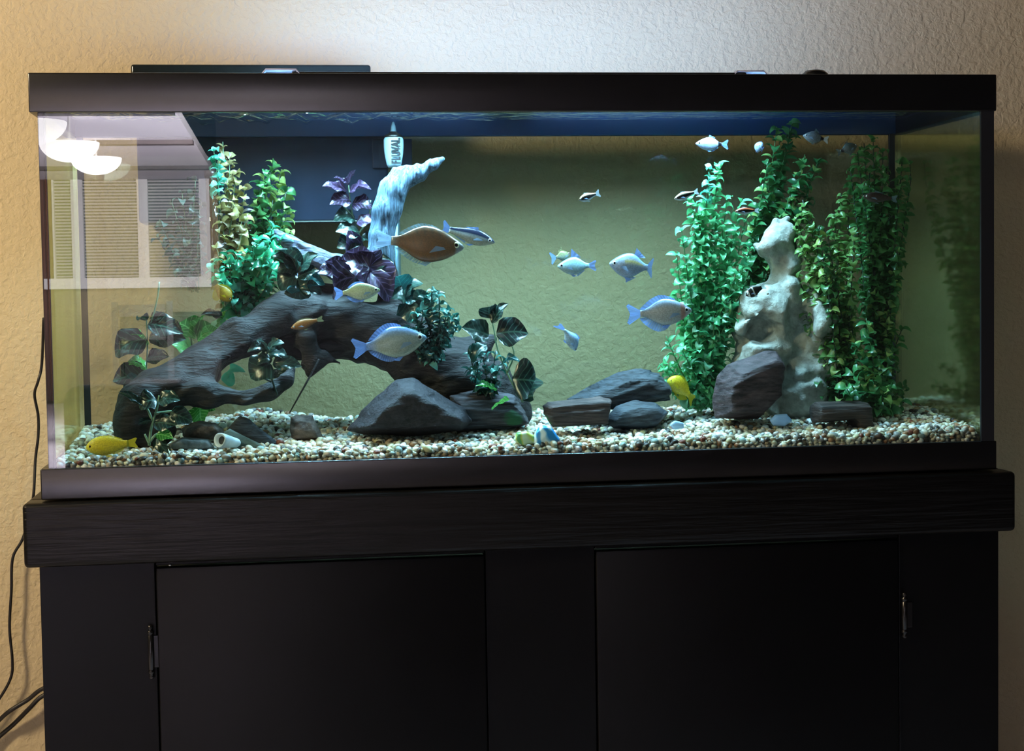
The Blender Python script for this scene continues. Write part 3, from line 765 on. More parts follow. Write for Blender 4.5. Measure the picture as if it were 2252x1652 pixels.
link('trunk', mesh('trunk', V, F, True, DO), drift, M_wood)
def branch(X, Y, Z):
    D = chain(X, Y, Z, [(852, 640, 16, .21), (838, 560, 22, .2), (838, 520, 24, .2), (850, 465, 29, .2), (866, 415, 27, .2), (884, 388, 22, .2), (897, 382, 15, .2)], None, .008)
    D = smin(D, chain(X, Y, Z, [(888, 398, 20, .2), (920, 380, 16, .195), (950, 362, 11, .19), (974, 349, 5, .19)], None, .008), .006)
    D = smin(D, chain(X, Y, Z, [(885, 385, 10, .2), (872, 372, 6, .2)], None, .006), .005)
    D = smin(D, chain(X, Y, Z, [(830, 540, 14, .2), (806, 568, 9, .19), (790, 590, 5, .19)], None, .006), .008)
    # long ridges along the wood
    a_ = math.radians(10)
    u_ = X*math.cos(a_)-Z*math.sin(a_); v_ = X*math.sin(a_)+Z*math.cos(a_)
    return D+vnoise(u_, Y, v_*.16, 150, 1)*.0026+vnoise(u_, Y, v_*.2, 320, 2)*.0011+vnoise(X, Y, Z, 40, 3)*.0016
a, b = P(775, 665, .2), P(990, 332, .2)
V, F = surface_net(branch, (a.x, .15, a.z), (b.x, .25, b.z), .0018)
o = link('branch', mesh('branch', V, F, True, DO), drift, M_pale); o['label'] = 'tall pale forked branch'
def log(X, Y, Z):
    D = chain(X, Y, Z, [(606, 512, 7, .19), (640, 538, 15, .19), (690, 568, 20, .19), (745, 590, 26, .19), (800, 608, 28, .19), (850, 620, 24, .2)], None, .01)
    D = smin(D, chain(X, Y, Z, [(640, 560, 12, .19), (660, 620, 26, .19), (670, 670, 30, .19)], None, .01), .012)
    a_ = math.radians(-30)
    u_ = X*math.cos(a_)-Z*math.sin(a_)*-1; v_ = -X*math.sin(a_)+Z*math.cos(a_)
    return D+vnoise(u_*.2, Y, v_, 150, 1)*.0026+vnoise(X, Y, Z, 60, 3)*.0022
a, b = P(590, 710, .19), P(890, 490, .19)
V, F = surface_net(log, (a.x, .13, a.z), (b.x, .25, b.z), .0022)
M_mid = wood_mat('weathered_wood_lit_mauve', (.03, .03, .055, 1), (.18, .21, .32, 1), ((1, 5, 6), (0, .5, 0)), 34, 1.0)  # mauve tint of the light on this limb, put into the wood colour
o = link('side_limb', mesh('side_limb', V, F, True, DO), drift, M_mid); o['label'] = 'pale limb lit mauve behind the dark leaves'
s1, s2 = P(702, 790, .14), P(637, 908, .12)
tube('twig', [s1, (s1+s2)/2+Vector((.002, 0, .003)), s2], [.0016, .0014, .0009], M_wood, drift, 8, DO)

# shell and its neighbours
M_shell = simple('shell_white', (.62, .72, .78, 1), .4, noise=(60, .15))
sa, sb = P(484, 968, .034), P(524, 975, .058)
def shell():
    ax = (sb-sa); L = ax.length; ax.normalize()
    q = ax.to_track_quat('Z', 'Y').to_matrix()
    V, F = [], []; n = 22
    prof = [(.0048, .004), (.0072, .0015), (.0088, -.0015), (.0098, -.001), (.0100, .002), (.0090, .010), (.0078, .018), (.0062, L*.9), (.0035, L*1.03), (.0006, L*1.06)]
    for r, h_ in prof:
        for k_ in range(n):
            t = 2*PI*k_/n; rr = r*(1+.05*math.sin(3*t)+.03*math.sin(11*t)); V.append(q@Vector((rr*math.cos(t), rr*math.sin(t)*.95, h_)))
    for i in range(len(prof)-1):
        for k_ in range(n):
            a_, b_ = i*n+k_, i*n+(k_+1) % n; F.append((a_, b_, b_+n, a_+n))
    o = link('barnacle_shell', mesh('barnacle_shell', V, F), None, M_shell, sa)
    tag(o, 'white hollow tube-shaped shell lying on the gravel at the left', 'shell')
    inn = [q@Vector((.0052*math.cos(2*PI*k_/n), .0052*math.sin(2*PI*k_/n), .0028)) for k_ in range(n)]+[q@Vector((0, 0, .010))]
    link('inside', mesh('inside', inn, [(k_, (k_+1) % n, n) for k_ in range(n)]), o, simple('shell_dark_inside', (.03, .035, .04, 1), .7))
shell()
# ================================================================== PLANTS
def leaf_geo(ns, nw, width, curl, cup, tip=1.0, wavy=0.0, notch=False, seed=0):
    """leaf of length 1 along +x, curling down"""
    r_ = random.Random(seed); V, F = [], []
    x = z = 0.0; ang = .25
    for i in range(ns+1):
        t = i/ns
        if i: x += math.cos(ang)/ns; z += math.sin(ang)/ns; ang -= curl/ns*(1+.8*t)
        wd = width*.5*(math.sin(PI*min(1, t**.75*.97+.02))**.8) if i < ns else .004
        for j in range(nw+1):
            v = j/nw*2-1
            zz = cup*(v*v)*wd*1.2+wavy*math.sin(t*9+j*2.1+seed)*wd*abs(v)
            V.append((x, v*wd, z+zz))
    for i in range(ns):
        for j in range(nw):
            a = i*(nw+1)+j; F.append((a, a+1, a+nw+2, a+nw+1))
    return V, F
def leaf_mat(name, c1, c2, tip=None, rough=.3, transl=.35, vein=None, edge=None):
    n = NT(name); n.b.inputs['Roughness'].default_value = rough; n.b.inputs['Specular IOR Level'].default_value = .6
    oi = n.add('ShaderNodeObjectInfo'); co = n.coords()
    t = n.add('ShaderNodeTexNoise', i_Scale=2.5, i_Detail=2.0); n.link(co, t.inputs[0])
    ad = n.add('ShaderNodeMath', operation='MULTIPLY_ADD'); ad.inputs[1].default_value = .75; ad.inputs[2].default_value = 0.0
    n.link(oi.outputs['Random'], ad.inputs[0])
    a2 = n.add('ShaderNodeMath', operation='MULTIPLY_ADD'); a2.inputs[1].default_value = .4; n.link(t.outputs[0], a2.inputs[0]); n.link(ad.outputs[0], a2.inputs[2])
    st = [(.15, c1), (.75, c2)]
    if tip: st.append((.97, tip))
    r = n.ramp(a2.outputs[0], st); src = r.outputs[0]
    if vein:
        sx = n.add('ShaderNodeSeparateXYZ'); n.link(co, sx.inputs[0])
        ab = n.add('ShaderNodeMath', operation='ABSOLUTE'); n.link(sx.outputs['Y'], ab.inputs[0])
        # side veins leave the midrib at a slant
        q = n.add('ShaderNodeMath', operation='MULTIPLY_ADD'); q.inputs[1].default_value = -.9; n.link(ab.outputs[0], q.inputs[0]); n.link(sx.outputs['X'], q.inputs[2])
        md = n.add('ShaderNodeMath', operation='PINGPONG'); md.inputs[1].default_value = .085; n.link(q.outputs[0], md.inputs[0])
        m1 = n.add('ShaderNodeMath', operation='MULTIPLY'); m1.inputs[1].default_value = 1.6; n.link(md.outputs[0], m1.inputs[0])
        mn = n.add('ShaderNodeMath', operation='MINIMUM'); n.link(m1.outputs[0], mn.inputs[0]); n.link(ab.outputs[0], mn.inputs[1])
        mr = n.add('ShaderNodeMapRange'); mr.inputs['From Min'].default_value = .006; mr.inputs['From Max'].default_value = .03; mr.inputs['To Min'].default_value = 1; mr.inputs['To Max'].default_value = 0
        n.link(mn.outputs[0], mr.inputs[0])
        mx = n.add('ShaderNodeMix', data_type='RGBA'); mx.inputs[7].default_value = vein; n.link(mr.outputs[0], mx.inputs[0]); n.link(src, mx.inputs[6]); src = mx.outputs[2]
    n.link(src, n.b.inputs['Base Color'])
    if transl:
        tl = n.add('ShaderNodeBsdfTranslucent'); n.link(src, tl.inputs[0])
        mx = n.add('ShaderNodeMixShader'); mx.inputs[0].default_value = transl
        n.link(n.b.outputs[0], mx.inputs[1]); n.link(tl.outputs[0], mx.inputs[2]); n.link(mx.outputs[0], n.out.inputs[0])
    return n.m
L_green = leaf_mat('bright_green_leaf', srgb(24, 100, 64), srgb(100, 190, 130), srgb(165, 220, 195), transl=.4)
L_green2 = leaf_mat('mid_green_leaf', srgb(20, 78, 48), srgb(78, 152, 92), srgb(160, 195, 115), transl=.4)
L_dark = leaf_mat('deep_green_leaf', srgb(22, 66, 38), srgb(80, 140, 78), srgb(170, 190, 110), transl=.4)
L_teal = leaf_mat('dark_teal_leaf', srgb(10, 44, 42), srgb(34, 92, 82), srgb(120, 190, 180), transl=.25)
L_pale = leaf_mat('yellow_pink_leaf', srgb(105, 88, 60), srgb(172, 160, 96), srgb(190, 170, 180), transl=.4)
L_mint = leaf_mat('mint_leaf', srgb(40, 140, 105), srgb(120, 225, 200), srgb(180, 240, 220), transl=.4)
L_emerald = leaf_mat('emerald_leaf', srgb(14, 88, 60), srgb(56, 165, 115), srgb(130, 225, 200), transl=.3, rough=.22)
L_olive = leaf_mat('olive_leaf', srgb(40, 62, 34), srgb(96, 120, 62), srgb(140, 150, 90), transl=.3)
L_grey = leaf_mat('grey_green_leaf', srgb(58, 78, 70), srgb(110, 135, 120), srgb(150, 175, 165), transl=.3)
B_black = leaf_mat('blackish_green_broad_leaf', srgb(14, 26, 26), srgb(26, 50, 44), None, .28, .12, vein=srgb(60, 92, 78))
B_purple = leaf_mat('purple_broad_leaf', srgb(24, 18, 30), srgb(54, 38, 62), None, .3, .12, vein=srgb(105, 88, 125))
B_teal = leaf_mat('teal_broad_leaf', srgb(14, 48, 50), srgb(26, 86, 86), None, .28, .2, vein=srgb(50, 120, 115))
B_green = leaf_mat('green_broad_leaf', srgb(34, 110, 44), srgb(92, 178, 82), srgb(140, 225, 165), .25, .4, vein=srgb(140, 210, 120))
M_stem = simple('green_stem', srgb(58, 110, 66), .45)
M_stem_d = simple('dark_stem', srgb(34, 52, 44), .45)
M_stem_p = simple('pale_stem', srgb(120, 150, 120), .45)
_lm = {}
def leaf_meshes(kind, mat):
    key = (kind, mat.name)
    if key not in _lm:
        out = []
        for i in range(4):
            if kind == 'small': V, F = leaf_geo(5, 2, .50+.08*i, .8+.6*i, .45, seed=i)
            elif kind == 'narrow': V, F = leaf_geo(4, 2, .42+.06*i, 1.0+.4*i, .3, seed=i)
            else: V, F = leaf_geo(8, 6, .72+.07*i, .5+.35*i, .22, wavy=.28, seed=i)
            me = mesh('leaf', V, F); me.materials.append(mat); out.append(me)
        _lm[key] = out
    return _lm[key]
def leaf_matrix(p, d, size, roll=0, wide=1.0):
    d = d.normalized(); a = Vector((0, 0, 1))
    if abs(d.z) > .97: a = Vector((1, 0, 0))
    yv = a.cross(d).normalized(); zv = d.cross(yv)
    m = Matrix((d, yv, zv)).transposed().to_4x4() @ Matrix.Rotation(roll, 4, 'X')
    return Matrix.Translation(p) @ m @ Matrix.Diagonal((size, size*wide, size, 1))
def add_leaf(me, m, root):
    o = bpy.data.objects.new('leaf', me); C.objects.link(o); o.parent = root
    o.matrix_local = Matrix.Translation(-Vector(root.location)) @ m; return o
def clampT(p):
    return Vector((max(-.590, min(.590, p.x)), max(.016, min(TY-.018, p.y)), min(p.z, WZ-.004)))
def bushy(name, label, cat, stems, mats, seed, size=26, whorl=15, k=3, kind='small', stem_mat=None, group=None, base=None, stem_r=.0011, upw=.35, limit=300):
    """stems: list of (points [(px,py,depth)...], mat index, from t); whorls of small leaves up each stem"""
    r_ = random.Random(seed); b0 = base or stems[0][0][0]
    bp = P(*b0); root = empty(name, bp, label, cat, group)
    SV, SF, cand = [], [], []
    for st in stems:
        pts, mi, t0 = st[0], st[1], st[2]
        sz_ = st[3] if len(st) > 3 else 1.0
        path = [clampT(p) for p in smooth_path([P(*p) for p in pts], 6)]
        V, F = tube_geo([p-bp for p in path], [stem_r*(1-.45*i/len(path)) for i in range(len(path))], 6)
        n0 = len(SV); SV += V; SF += [tuple(a+n0 for a in f) for f in F]
        seg = [0]
        for a, b in zip(path[:-1], path[1:]): seg.append(seg[-1]+(b-a).length)
        L = seg[-1]; step = whorl*mpp(path[0].y); d = t0*L+r_.random()*step*.5; rot = r_.random()*6
        while d <= L:
            i = max(j for j in range(len(seg)) if seg[j] <= d+1e-9); i = min(i, len(path)-2)
            f = (d-seg[i])/max(1e-9, seg[i+1]-seg[i]); p = path[i].lerp(path[i+1], f); ax = (path[i+1]-path[i]).normalized()
            u_ = ax.cross(Vector((.3, 1, .1))).normalized(); v_ = ax.cross(u_)
            rot += 1.1+r_.random()*.5; top = (d/L)
            for q in range(k):
                an = rot+2*PI*q/k+r_.uniform(-.5, .5)
                dr = (u_*math.cos(an)+v_*math.sin(an))+ax*(upw+.5*max(0, top-.85)*6*.4+r_.uniform(-.35, .6))
                s_ = size*mpp(p.y)*sz_*r_.uniform(.6, 1.3)*(1-.25*max(0, top-.8)*5*.5)
                tip = p+dr.normalized()*s_*.9
                if abs(tip.x) > .595 or tip.y < .012 or tip.y > TY-.013 or tip.z > WZ+.002: continue
                cand.append((leaf_matrix(p, dr, s_, r_.uniform(-1.1, 1.1)), mats[mi], r_.randrange(4)))
            d += step*r_.uniform(.8, 1.2)
    link('stems', mesh('stems', SV, SF), root, stem_mat or M_stem)
    cand.sort(key=lambda c: c[0].translation.y)
    for m, mt, v in cand[:limit]: add_leaf(leaf_meshes(kind, mt)[v], m, root)
    if len(cand) > limit:
        AV, AF, n0 = [], [], 0
        me0 = None
        for m, mt, v in cand[limit:]:
            src = leaf_meshes(kind, mt)[v]
            for vv in src.vertices: AV.append(m @ vv.co-bp)
            for p_ in src.polygons: AF.append(tuple(a+n0 for a in p_.vertices))
            n0 += len(src.vertices)
        me0 = mesh('small_leaves', AV, AF); o = link('small_leaves', me0, root, cand[limit][1]); o['kind'] = 'stuff'
    return root
def broad(name, label, stems, leaves, stem_mat, base, seed=0, cat='plant', kind='broad', stem_r=.0014):
    """leaves: (px, py, depth, tip px, tip py, roll, material, width factor) each a big leaf from its foot to its tip"""
    r_ = random.Random(seed); bp = P(*base); root = empty(name, bp, label, cat)
    SV, SF = [], []
    def addt(path, r0):
        V, F = tube_geo([p-bp for p in path], [r0*(1-.4*i/len(path)) for i in range(len(path))], 7)
        n0 = len(SV); SV.extend(V); SF.extend(tuple(a+n0 for a in f) for f in F)
    for pts in stems: addt(smooth_path([P(*p) for p in pts], 6), stem_r)
    for lf in leaves:
        x, y, d, tx_, ty_, roll, mt = lf[:7]; wf = lf[7] if len(lf) > 7 else 1.0
        a, b = P(x, y, d), P(tx_, ty_, d-.012)
        dr = b-a; s_ = dr.length*1.08
        dr = dr.normalized()+Vector((0, 0, .12))
        add_leaf(leaf_meshes(kind, mt)[r_.randrange(4)], leaf_matrix(a, dr, s_, roll, wf), root)
    link('stems', mesh('stems', SV, SF), root, stem_mat)
    return root
R_ = random.Random(3)
def fan(base, tops, d0, d1, mi, t0=.06, bulge=.0, sz_=1.0):
    out = []
    for i, (x, y) in enumerate(tops):
        bx = base[0]+R_.uniform(-base[2], base[2]); by = base[1]+R_.uniform(-4, 4); dd = d0+R_.uniform(-.015, .015)
        dt = d1+R_.uniform(-.03, .03)
        mx_ = (bx+x)/2+R_.uniform(-10, 10)+bulge*(1 if x > bx else -1); my = (by+y)/2
        out.append(([(bx, by, dd), (mx_, my, (dd+dt)/2), (x, y, dt)], mi, t0, sz_))
    return out
GP = 'bushy small-leaved green plastic plants'
# right-hand bright bush
tops = [(1580, 362), (1562, 372), (1518, 428), (1545, 440), (1600, 430), (1632, 436), (1642, 470), (1498, 500), (1530, 500), (1575, 480), (1612, 520), (1488, 560), (1512, 590), (1650, 545), (1485, 640), (1540, 600),
        (1590, 620), (1640, 620), (1500, 690), (1550, 700), (1610, 690), (1465, 740), (1500, 770), (1450, 800), (1590, 760), (1620, 780), (1470, 830), (1555, 800), (1455, 790), (1480, 850), (1460, 850), (1520, 750), (1570, 700), (1590, 830), (1510, 640), (1560, 560), (1620, 600), (1535, 470), (1600, 480), (1640, 660), (1600, 870), (1500, 870), (1545, 860)]
st = fan((1540, 895, 30), tops, .20, .20, 0)
for i in range(len(st)):
    if i in (0, 1, 2, 3): st[i] = (st[i][0], 1 if i % 2 else 0, st[i][2])
bushy('bushy_green_plant', 'bright green bushy plant nearest the middle, its top tuft greyish', 'plant', st, [L_green, L_mint], 11, 27, 17, 3)
# tall light plant leaning behind, up to the water line
tops = [(1745, 255), (1738, 300), (1708, 290), (1770, 340), (1800, 352), (1690, 350), (1725, 350), (1765, 395), (1740, 420), (1690, 420), (1672, 450), (1712, 470), (1660, 500), (1780, 440)]
st = fan((1640, 760, 25), tops, .29, .27, 0, .25)
bushy('leaning_green_plant', 'light green plant leaning right, its tip reaching the water line', 'plant', st, [L_green2, L_green], 12, 30, 19, 3, base=(1640, 890, .29))
# dark plants at the right
tops = [(1765, 440), (1782, 470), (1752, 480), (1800, 500), (1850, 425), (1868, 440), (1835, 470), (1820, 520), (1760, 540), (1752, 600), (1880, 500), (1790, 590), (1760, 660), (1830, 600), (1865, 560), (1780, 720), (1840, 690), (1810, 780), (1800, 840), (1870, 640)]
st = fan((1865, 905, 22), tops, .15, .16, 0, .05)
bushy('dark_green_plant', 'dark green bushy plant right of the white rock, black-stemmed tips', 'plant', st, [L_dark, L_teal], 13, 27, 17, 3, stem_mat=M_stem_d)
tops = [(1900, 315), (1920, 310), (1885, 335), (1942, 330), (1870, 370), (1912, 380), (1950, 370), (1985, 345), (2010, 352), (1975, 400), (1935, 440), (1958, 420), (1890, 430), (1900, 470), (1950, 500), (1975, 540), (1970, 600), (1925, 560), (1895, 620), (1960, 680), (1985, 720), (1975, 800), (1990, 850), (1930, 740)]
st = fan((1930, 912, 28), tops, .19, .21, 0, .03)
bushy('tall_dark_plant', 'tallest dark green plant, in the right rear corner under the frame', 'plant', st, [L_dark, L_olive], 14, 27, 17, 3, stem_mat=M_stem_d)
tops = [(1880, 760), (1905, 700), (1850, 800), (1955, 780), (1920, 800), (1890, 850), (1960, 850), (1985, 880), (1860, 850), (1930, 860)]
st = fan((1925, 915, 30), tops, .11, .11, 0, .1)
bushy('low_green_plant', 'low fresh green bush at the foot of the tall dark plant', 'plant', st, [L_green2], 15, 34, 18, 3)
# left-hand plants
tops = [(490, 312), (470, 330), (505, 335), (480, 352)]
st = fan((500, 690, 4), tops, .24, .24, 0, .78, sz_=1.0)
st += fan((500, 690, 14), [(500, 395), (520, 380), (538, 410), (480, 430), (515, 450), (545, 470), (490, 480), (525, 520), (500, 560), (475, 540), (540, 560), (480, 600)], .24, .24, 1, .15)
bushy('yellowish_plant', 'tall plant with mint tip and yellowish pink leaves in front of the heater', 'plant', st, [L_mint, L_pale], 16, 27, 17, 3, stem_mat=M_stem_p)
tops = [(600, 362), (585, 372), (618, 372), (570, 400), (630, 420), (600, 440), (632, 470), (580, 470), (612, 520), (632, 510), (570, 540)]
st = fan((560, 700, 14), tops, .27, .27, 0, .2)
bushy('olive_green_plant', 'olive and deep green plant before the filter box, left of the purple plant', 'plant', st, [L_dark, L_olive], 17, 30, 17, 3, stem_mat=M_stem_d)
tops = [(600, 500), (620, 520), (570, 520), (545, 550), (590, 560), (530, 590), (500, 560), (480, 610), (500, 640), (560, 600), (600, 590), (540, 640), (470, 570), (520, 560)]
st = fan((540, 705, 20), tops, .21, .19, 0, .15)
bushy('glossy_green_plant', 'shining emerald green bushy plant above the left end of the driftwood', 'plant', st, [L_emerald, L_green], 18, 32, 17, 3)
tops = [(430, 398), (402, 425), (378, 440), (352, 490), (400, 480), (440, 450), (370, 530), (420, 520), (445, 560), (345, 520), (395, 560)]
st = fan((425, 640, 14), tops, .31, .31, 0, .15)
bushy('grey_green_plant', 'faint grey-green sparse plant behind the window reflection at the left', 'plant', st, [L_grey], 19, 28, 20, 3, stem_mat=M_stem_p, base=(425, 700, .31))
# small leaved teal plant on the driftwood's right shoulder
tops = [(950, 632), (965, 640), (935, 650), (985, 680), (1010, 688), (1000, 700), (915, 690), (945, 690), (970, 700), (900, 720), (930, 730), (990, 730), (960, 745), (925, 760), (950, 770), (1002, 715)]
st = fan((945, 800, 14), tops, .145, .13, 0, .1)
bushy('small_teal_plant', 'small bushy teal plant on the right shoulder of the driftwood', 'plant', st, [L_teal, L_mint], 20, 24, 15, 3, stem_mat=M_stem_d)
tops = [(1045, 740), (1060, 760), (1030, 770), (1090, 770), (1110, 790), (1050, 800), (1080, 820), (1030, 810), (1100, 840)]
st = fan((1075, 875, 14), tops, .125, .115, 0, .1)
bushy('thin_green_sprigs', 'thin dark green sprigs growing under the round-leaved plant', 'plant', st, [L_teal, L_green2], 21, 26, 16, 2, kind='narrow', stem_mat=M_stem_d)

# broad-leaved plants
b = B_black
broad('round_leaved_plant', 'plant with round blackish leaves rising right of the driftwood',
      [[(1150, 885, .11), (1120, 830, .11), (1095, 770, .11), (1085, 720, .11), (1078, 695, .11)], [(1115, 820, .11), (1130, 780, .10), (1120, 745, .10)], [(1150, 880, .11), (1160, 850, .10)]],
      [(1092, 735, .10, 1160, 735, 1.1, b, 1.25), (1082, 712, .105, 1118, 672, .9, b), (1078, 700, .11, 1072, 664, .6, b, 1.2), (1075, 738, .10, 1018, 728, -1.1, b, 1.2), (1150, 880, .095, 1172, 818, 1.2, b, 1.35), (1128, 836, .09, 1190, 842, 1.3, b, 1.5),
       (1070, 760, .11, 1030, 790, -.6, L_teal, .6), (1105, 800, .10, 1145, 780, .5, B_teal, .5), (1090, 860, .10, 1050, 845, -.5, B_green, .7), (1120, 880, .09, 1085, 905, .5, B_green, .8)], M_stem_p, (1150, 905, .11), 1)
broad('purple_plant', 'dark purple plant with curled leaves before the filter box, upper middle left',
      [[(800, 600, .23), (790, 520, .23), (775, 470, .23), (765, 400, .23)], [(785, 520, .23), (810, 480, .23), (815, 440, .23)], [(778, 480, .23), (745, 440, .23)]],
      [(765, 405, .23, 782, 376, .3, B_purple), (765, 408, .23, 735, 395, -.5, B_purple), (762, 420, .23, 712, 415, -.6, B_purple), (768, 425, .23, 812, 402, .5, B_purple), (770, 440, .23, 728, 448, -.8, B_purple, 1.2), (775, 450, .23, 818, 450, .8, B_purple, 1.2),
       (780, 480, .23, 735, 475, -.8, b, 1.1), (785, 490, .22, 825, 488, .9, B_purple), (790, 510, .22, 742, 515, -.9, b, 1.3), (792, 530, .22, 745, 545, -1, b, 1.3), (795, 520, .22, 830, 525, .8, b), (800, 545, .22, 735, 560, .9, B_purple, 1.2)], M_stem_p, (800, 620, .23), 2)
broad('purple_broad_plant', 'glossy mauve broad-leaved plant at the foot of the pale branch',
      [[(815, 625, .17), (812, 585, .17)], [(812, 590, .17), (770, 610, .17)], [(812, 590, .17), (840, 650, .16)]],
      [(812, 588, .16, 762, 548, .5, B_purple, 1.2), (812, 588, .16, 855, 640, 1.0, B_purple, 1.5), (810, 590, .15, 790, 650, .9, B_purple, 1.4), (812, 588, .16, 812, 530, .2, B_purple, 1.1), (812, 590, .15, 745, 585, -.9, B_purple, 1.3), (770, 600, .15, 700, 610, -.7, B_purple, 1.1),
       (780, 610, .14, 705, 640, .9, B_purple, 1.2), (815, 600, .14, 862, 662, .9, B_purple, .8), (760, 600, .15, 715, 570, .6, B_purple), (815, 590, .17, 862, 575, .9, b, 1.1)], M_stem_p, (815, 640, .17), 3)
broad('black_broad_plant', 'blackish broad-leaved plant sitting on top of the driftwood arch',
      [[(655, 650, .15), (650, 590, .15), (640, 560, .15)], [(655, 640, .15), (690, 600, .15)]],
      [(650, 590, .15, 605, 560, -.8, b, 1.2), (650, 590, .15, 612, 592, -.9, b, 1.2), (652, 600, .15, 700, 565, .8, b, 1.2), (655, 610, .145, 605, 625, -.9, b, 1.2), (655, 612, .14, 660, 665, .9, b, 1.2), (655, 620, .14, 712, 625, .9, B_teal, .9), (660, 640, .135, 632, 640, 1.2, B_teal, .8),
       (650, 585, .15, 640, 545, .3, b, 1.1), (655, 610, .14, 700, 600, .9, b, 1.2), (660, 635, .13, 714, 642, 1.2, b, .6), (652, 600, .15, 620, 530, -.3, b, .8)], M_stem_d, (655, 660, .15), 4)
broad('teal_broad_plant', 'dark teal broad-leaved plant behind the small teal plant',
      [[(905, 700, .18), (890, 650, .18), (875, 610, .18)]],
      [(885, 640, .17, 870, 596, .5, B_teal, 1.2), (890, 650, .17, 920, 612, .8, b, 1.4), (890, 655, .16, 925, 660, 1.0, B_teal, 1.3), (892, 660, .16, 862, 640, -.9, b, 1.2), (900, 680, .16, 868, 690, .9, B_teal, 1.1), (895, 668, .155, 912, 712, 1, b, 1.2), (940, 680, .15, 972, 640, .7, b, 1.3), (940, 690, .15, 915, 640, .7, b)], M_stem_d, (905, 720, .18), 5)
broad('left_broad_plant', 'broad-leaved plant with blackish leaves at the left of the driftwood',
      [[(330, 900, .16), (322, 830, .155), (324, 760, .15), (322, 700, .15)], [(350, 620, .15), (345, 660, .15), (330, 720, .15)]],
      [(326, 712, .15, 396, 740, .9, b, 1.0), (322, 705, .15, 300, 690, .3, b, .9), (322, 745, .15, 245, 778, -.9, b, 1.0), (328, 745, .15, 404, 755, 1.0, b, .9), (324, 790, .15, 370, 790, .9, b, 1.1), (322, 830, .15, 250, 838, -.9, b, 1.3), (322, 850, .14, 262, 868, -1.1, B_teal, 1.1),
       (322, 760, .16, 296, 722, -.5, B_green, 1.1), (322, 810, .16, 282, 790, -.6, B_green, 1.2), (330, 700, .16, 368, 702, .8, b, .8), (320, 860, .15, 290, 900, -.8, b, 1.2)], M_stem_p, (330, 915, .16), 6)
g = B_green
broad('green_broad_plant', 'bright green broad-leaved plant growing behind the left limb of the driftwood',
      [[(440, 900, .24), (430, 820, .24), (420, 740, .24), (430, 700, .24)], [(450, 900, .24), (470, 760, .24), (500, 700, .24)]],
      [(430, 740, .24, 385, 700, .7, g, 1.3), (430, 745, .24, 440, 690, .6, g, 1.3), (435, 750, .23, 480, 715, .8, g, 1.2), (470, 740, .23, 520, 690, .8, L_green, .7), (420, 770, .23, 375, 760, -.9, g, 1.3), (430, 780, .23, 420, 800, .9, g, 1.2), (480, 720, .22, 500, 680, .6, g, 1.0), (470, 745, .23, 450, 720, .8, g, 1.3),
       (440, 900, .22, 410, 930, .8, g, 1.2), (445, 890, .22, 470, 905, .9, g, 1.5), (440, 895, .21, 445, 935, .9, g, 1.5), (500, 830, .22, 530, 800, .7, L_mint, .8), (495, 820, .22, 510, 850, .7, L_mint, .8), (510, 700, .22, 540, 690, .7, b, .9), (490, 700, .21, 445, 690, -.7, b, .7), (410, 790, .22, 450, 800, .9, g, 1.2)], M_stem, (442, 920, .24), 7)
broad('front_sprout', 'young plant with long thin leaf stalks in front of the driftwood foot, left',
      [[(328, 980, .045), (333, 940, .045), (345, 900, .045), (350, 870, .045)], [(335, 925, .045), (320, 895, .045), (285, 872, .045)], [(340, 910, .045), (375, 905, .045), (400, 905, .045)], [(330, 970, .045), (345, 955, .045), (360, 958, .045)], [(328, 975, .045), (318, 955, .045)]],
      [(318, 892, .045, 262, 865, -1.3, b, .35), (375, 908, .045, 420, 930, 1.2, b, .9), (345, 880, .045, 300, 890, -.9, b, 1.1), (350, 880, .045, 392, 880, .9, b, 1.1), (338, 925, .045, 300, 935, 1.2, b, .5), (345, 955, .04, 378, 968, .8, B_green, 1.0), (340, 930, .045, 385, 940, 1, b, 1.1), (345, 965, .04, 365, 1000, 1.1, b, .8)], M_stem_p, (328, 985, .045), 8, stem_r=.0018)
broad('cave_plant', 'small dark plant hanging in front of the eye-shaped hole in the driftwood',
      [[(610, 870, .07), (597, 830, .07), (590, 790, .07), (585, 760, .07)], [(598, 830, .07), (620, 815, .07), (640, 800, .07)], [(597, 840, .07), (575, 830, .07)]],
      [(598, 790, .065, 560, 795, -.9, b, .7), (595, 800, .065, 550, 830, -.9, b, 1.4), (590, 775, .065, 615, 745, .8, b, 1.1), (588, 775, .065, 570, 745, -.6, b, 1.1), (600, 800, .065, 660, 808, 1.1, b, .7), (600, 830, .065, 628, 820, .9, b, 1.0), (590, 770, .07, 545, 765, -.7, b, .7), (592, 780, .07, 632, 775, .8, b, .9)], M_stem_d, (612, 880, .07), 9, kind='broad')

# aquarium heater among the left plants
hc = P(466, 400, .28)
ht = empty('tank_heater', (hc.x, .28, hc.z), 'black capped glass tube heater standing upright behind the yellowish plant', 'heater')
zt_, z1_, zb2 = P(466, 374, .28).z-hc.z, P(466, 392, .28).z-hc.z, P(466, 600, .28).z-hc.z
lathe('heater_cap', [(.003, zt_), (.0105, zt_-.001), (.0105, z1_), (.003, z1_-.001)], M_plastic, ht, 18)
lathe('glass_tube', [(.002, z1_), (.0085, z1_-.0005), (.0085, zb2+.004), (.003, zb2)], glassy('heater_glass', (.35, .36, .36, 1), .15, .05), ht, 18)
lathe('heating_element', [(.001, z1_-.004), (.0045, z1_-.005), (.0045, zb2+.02), (.001, zb2+.018)], M_plastic, ht, 10)
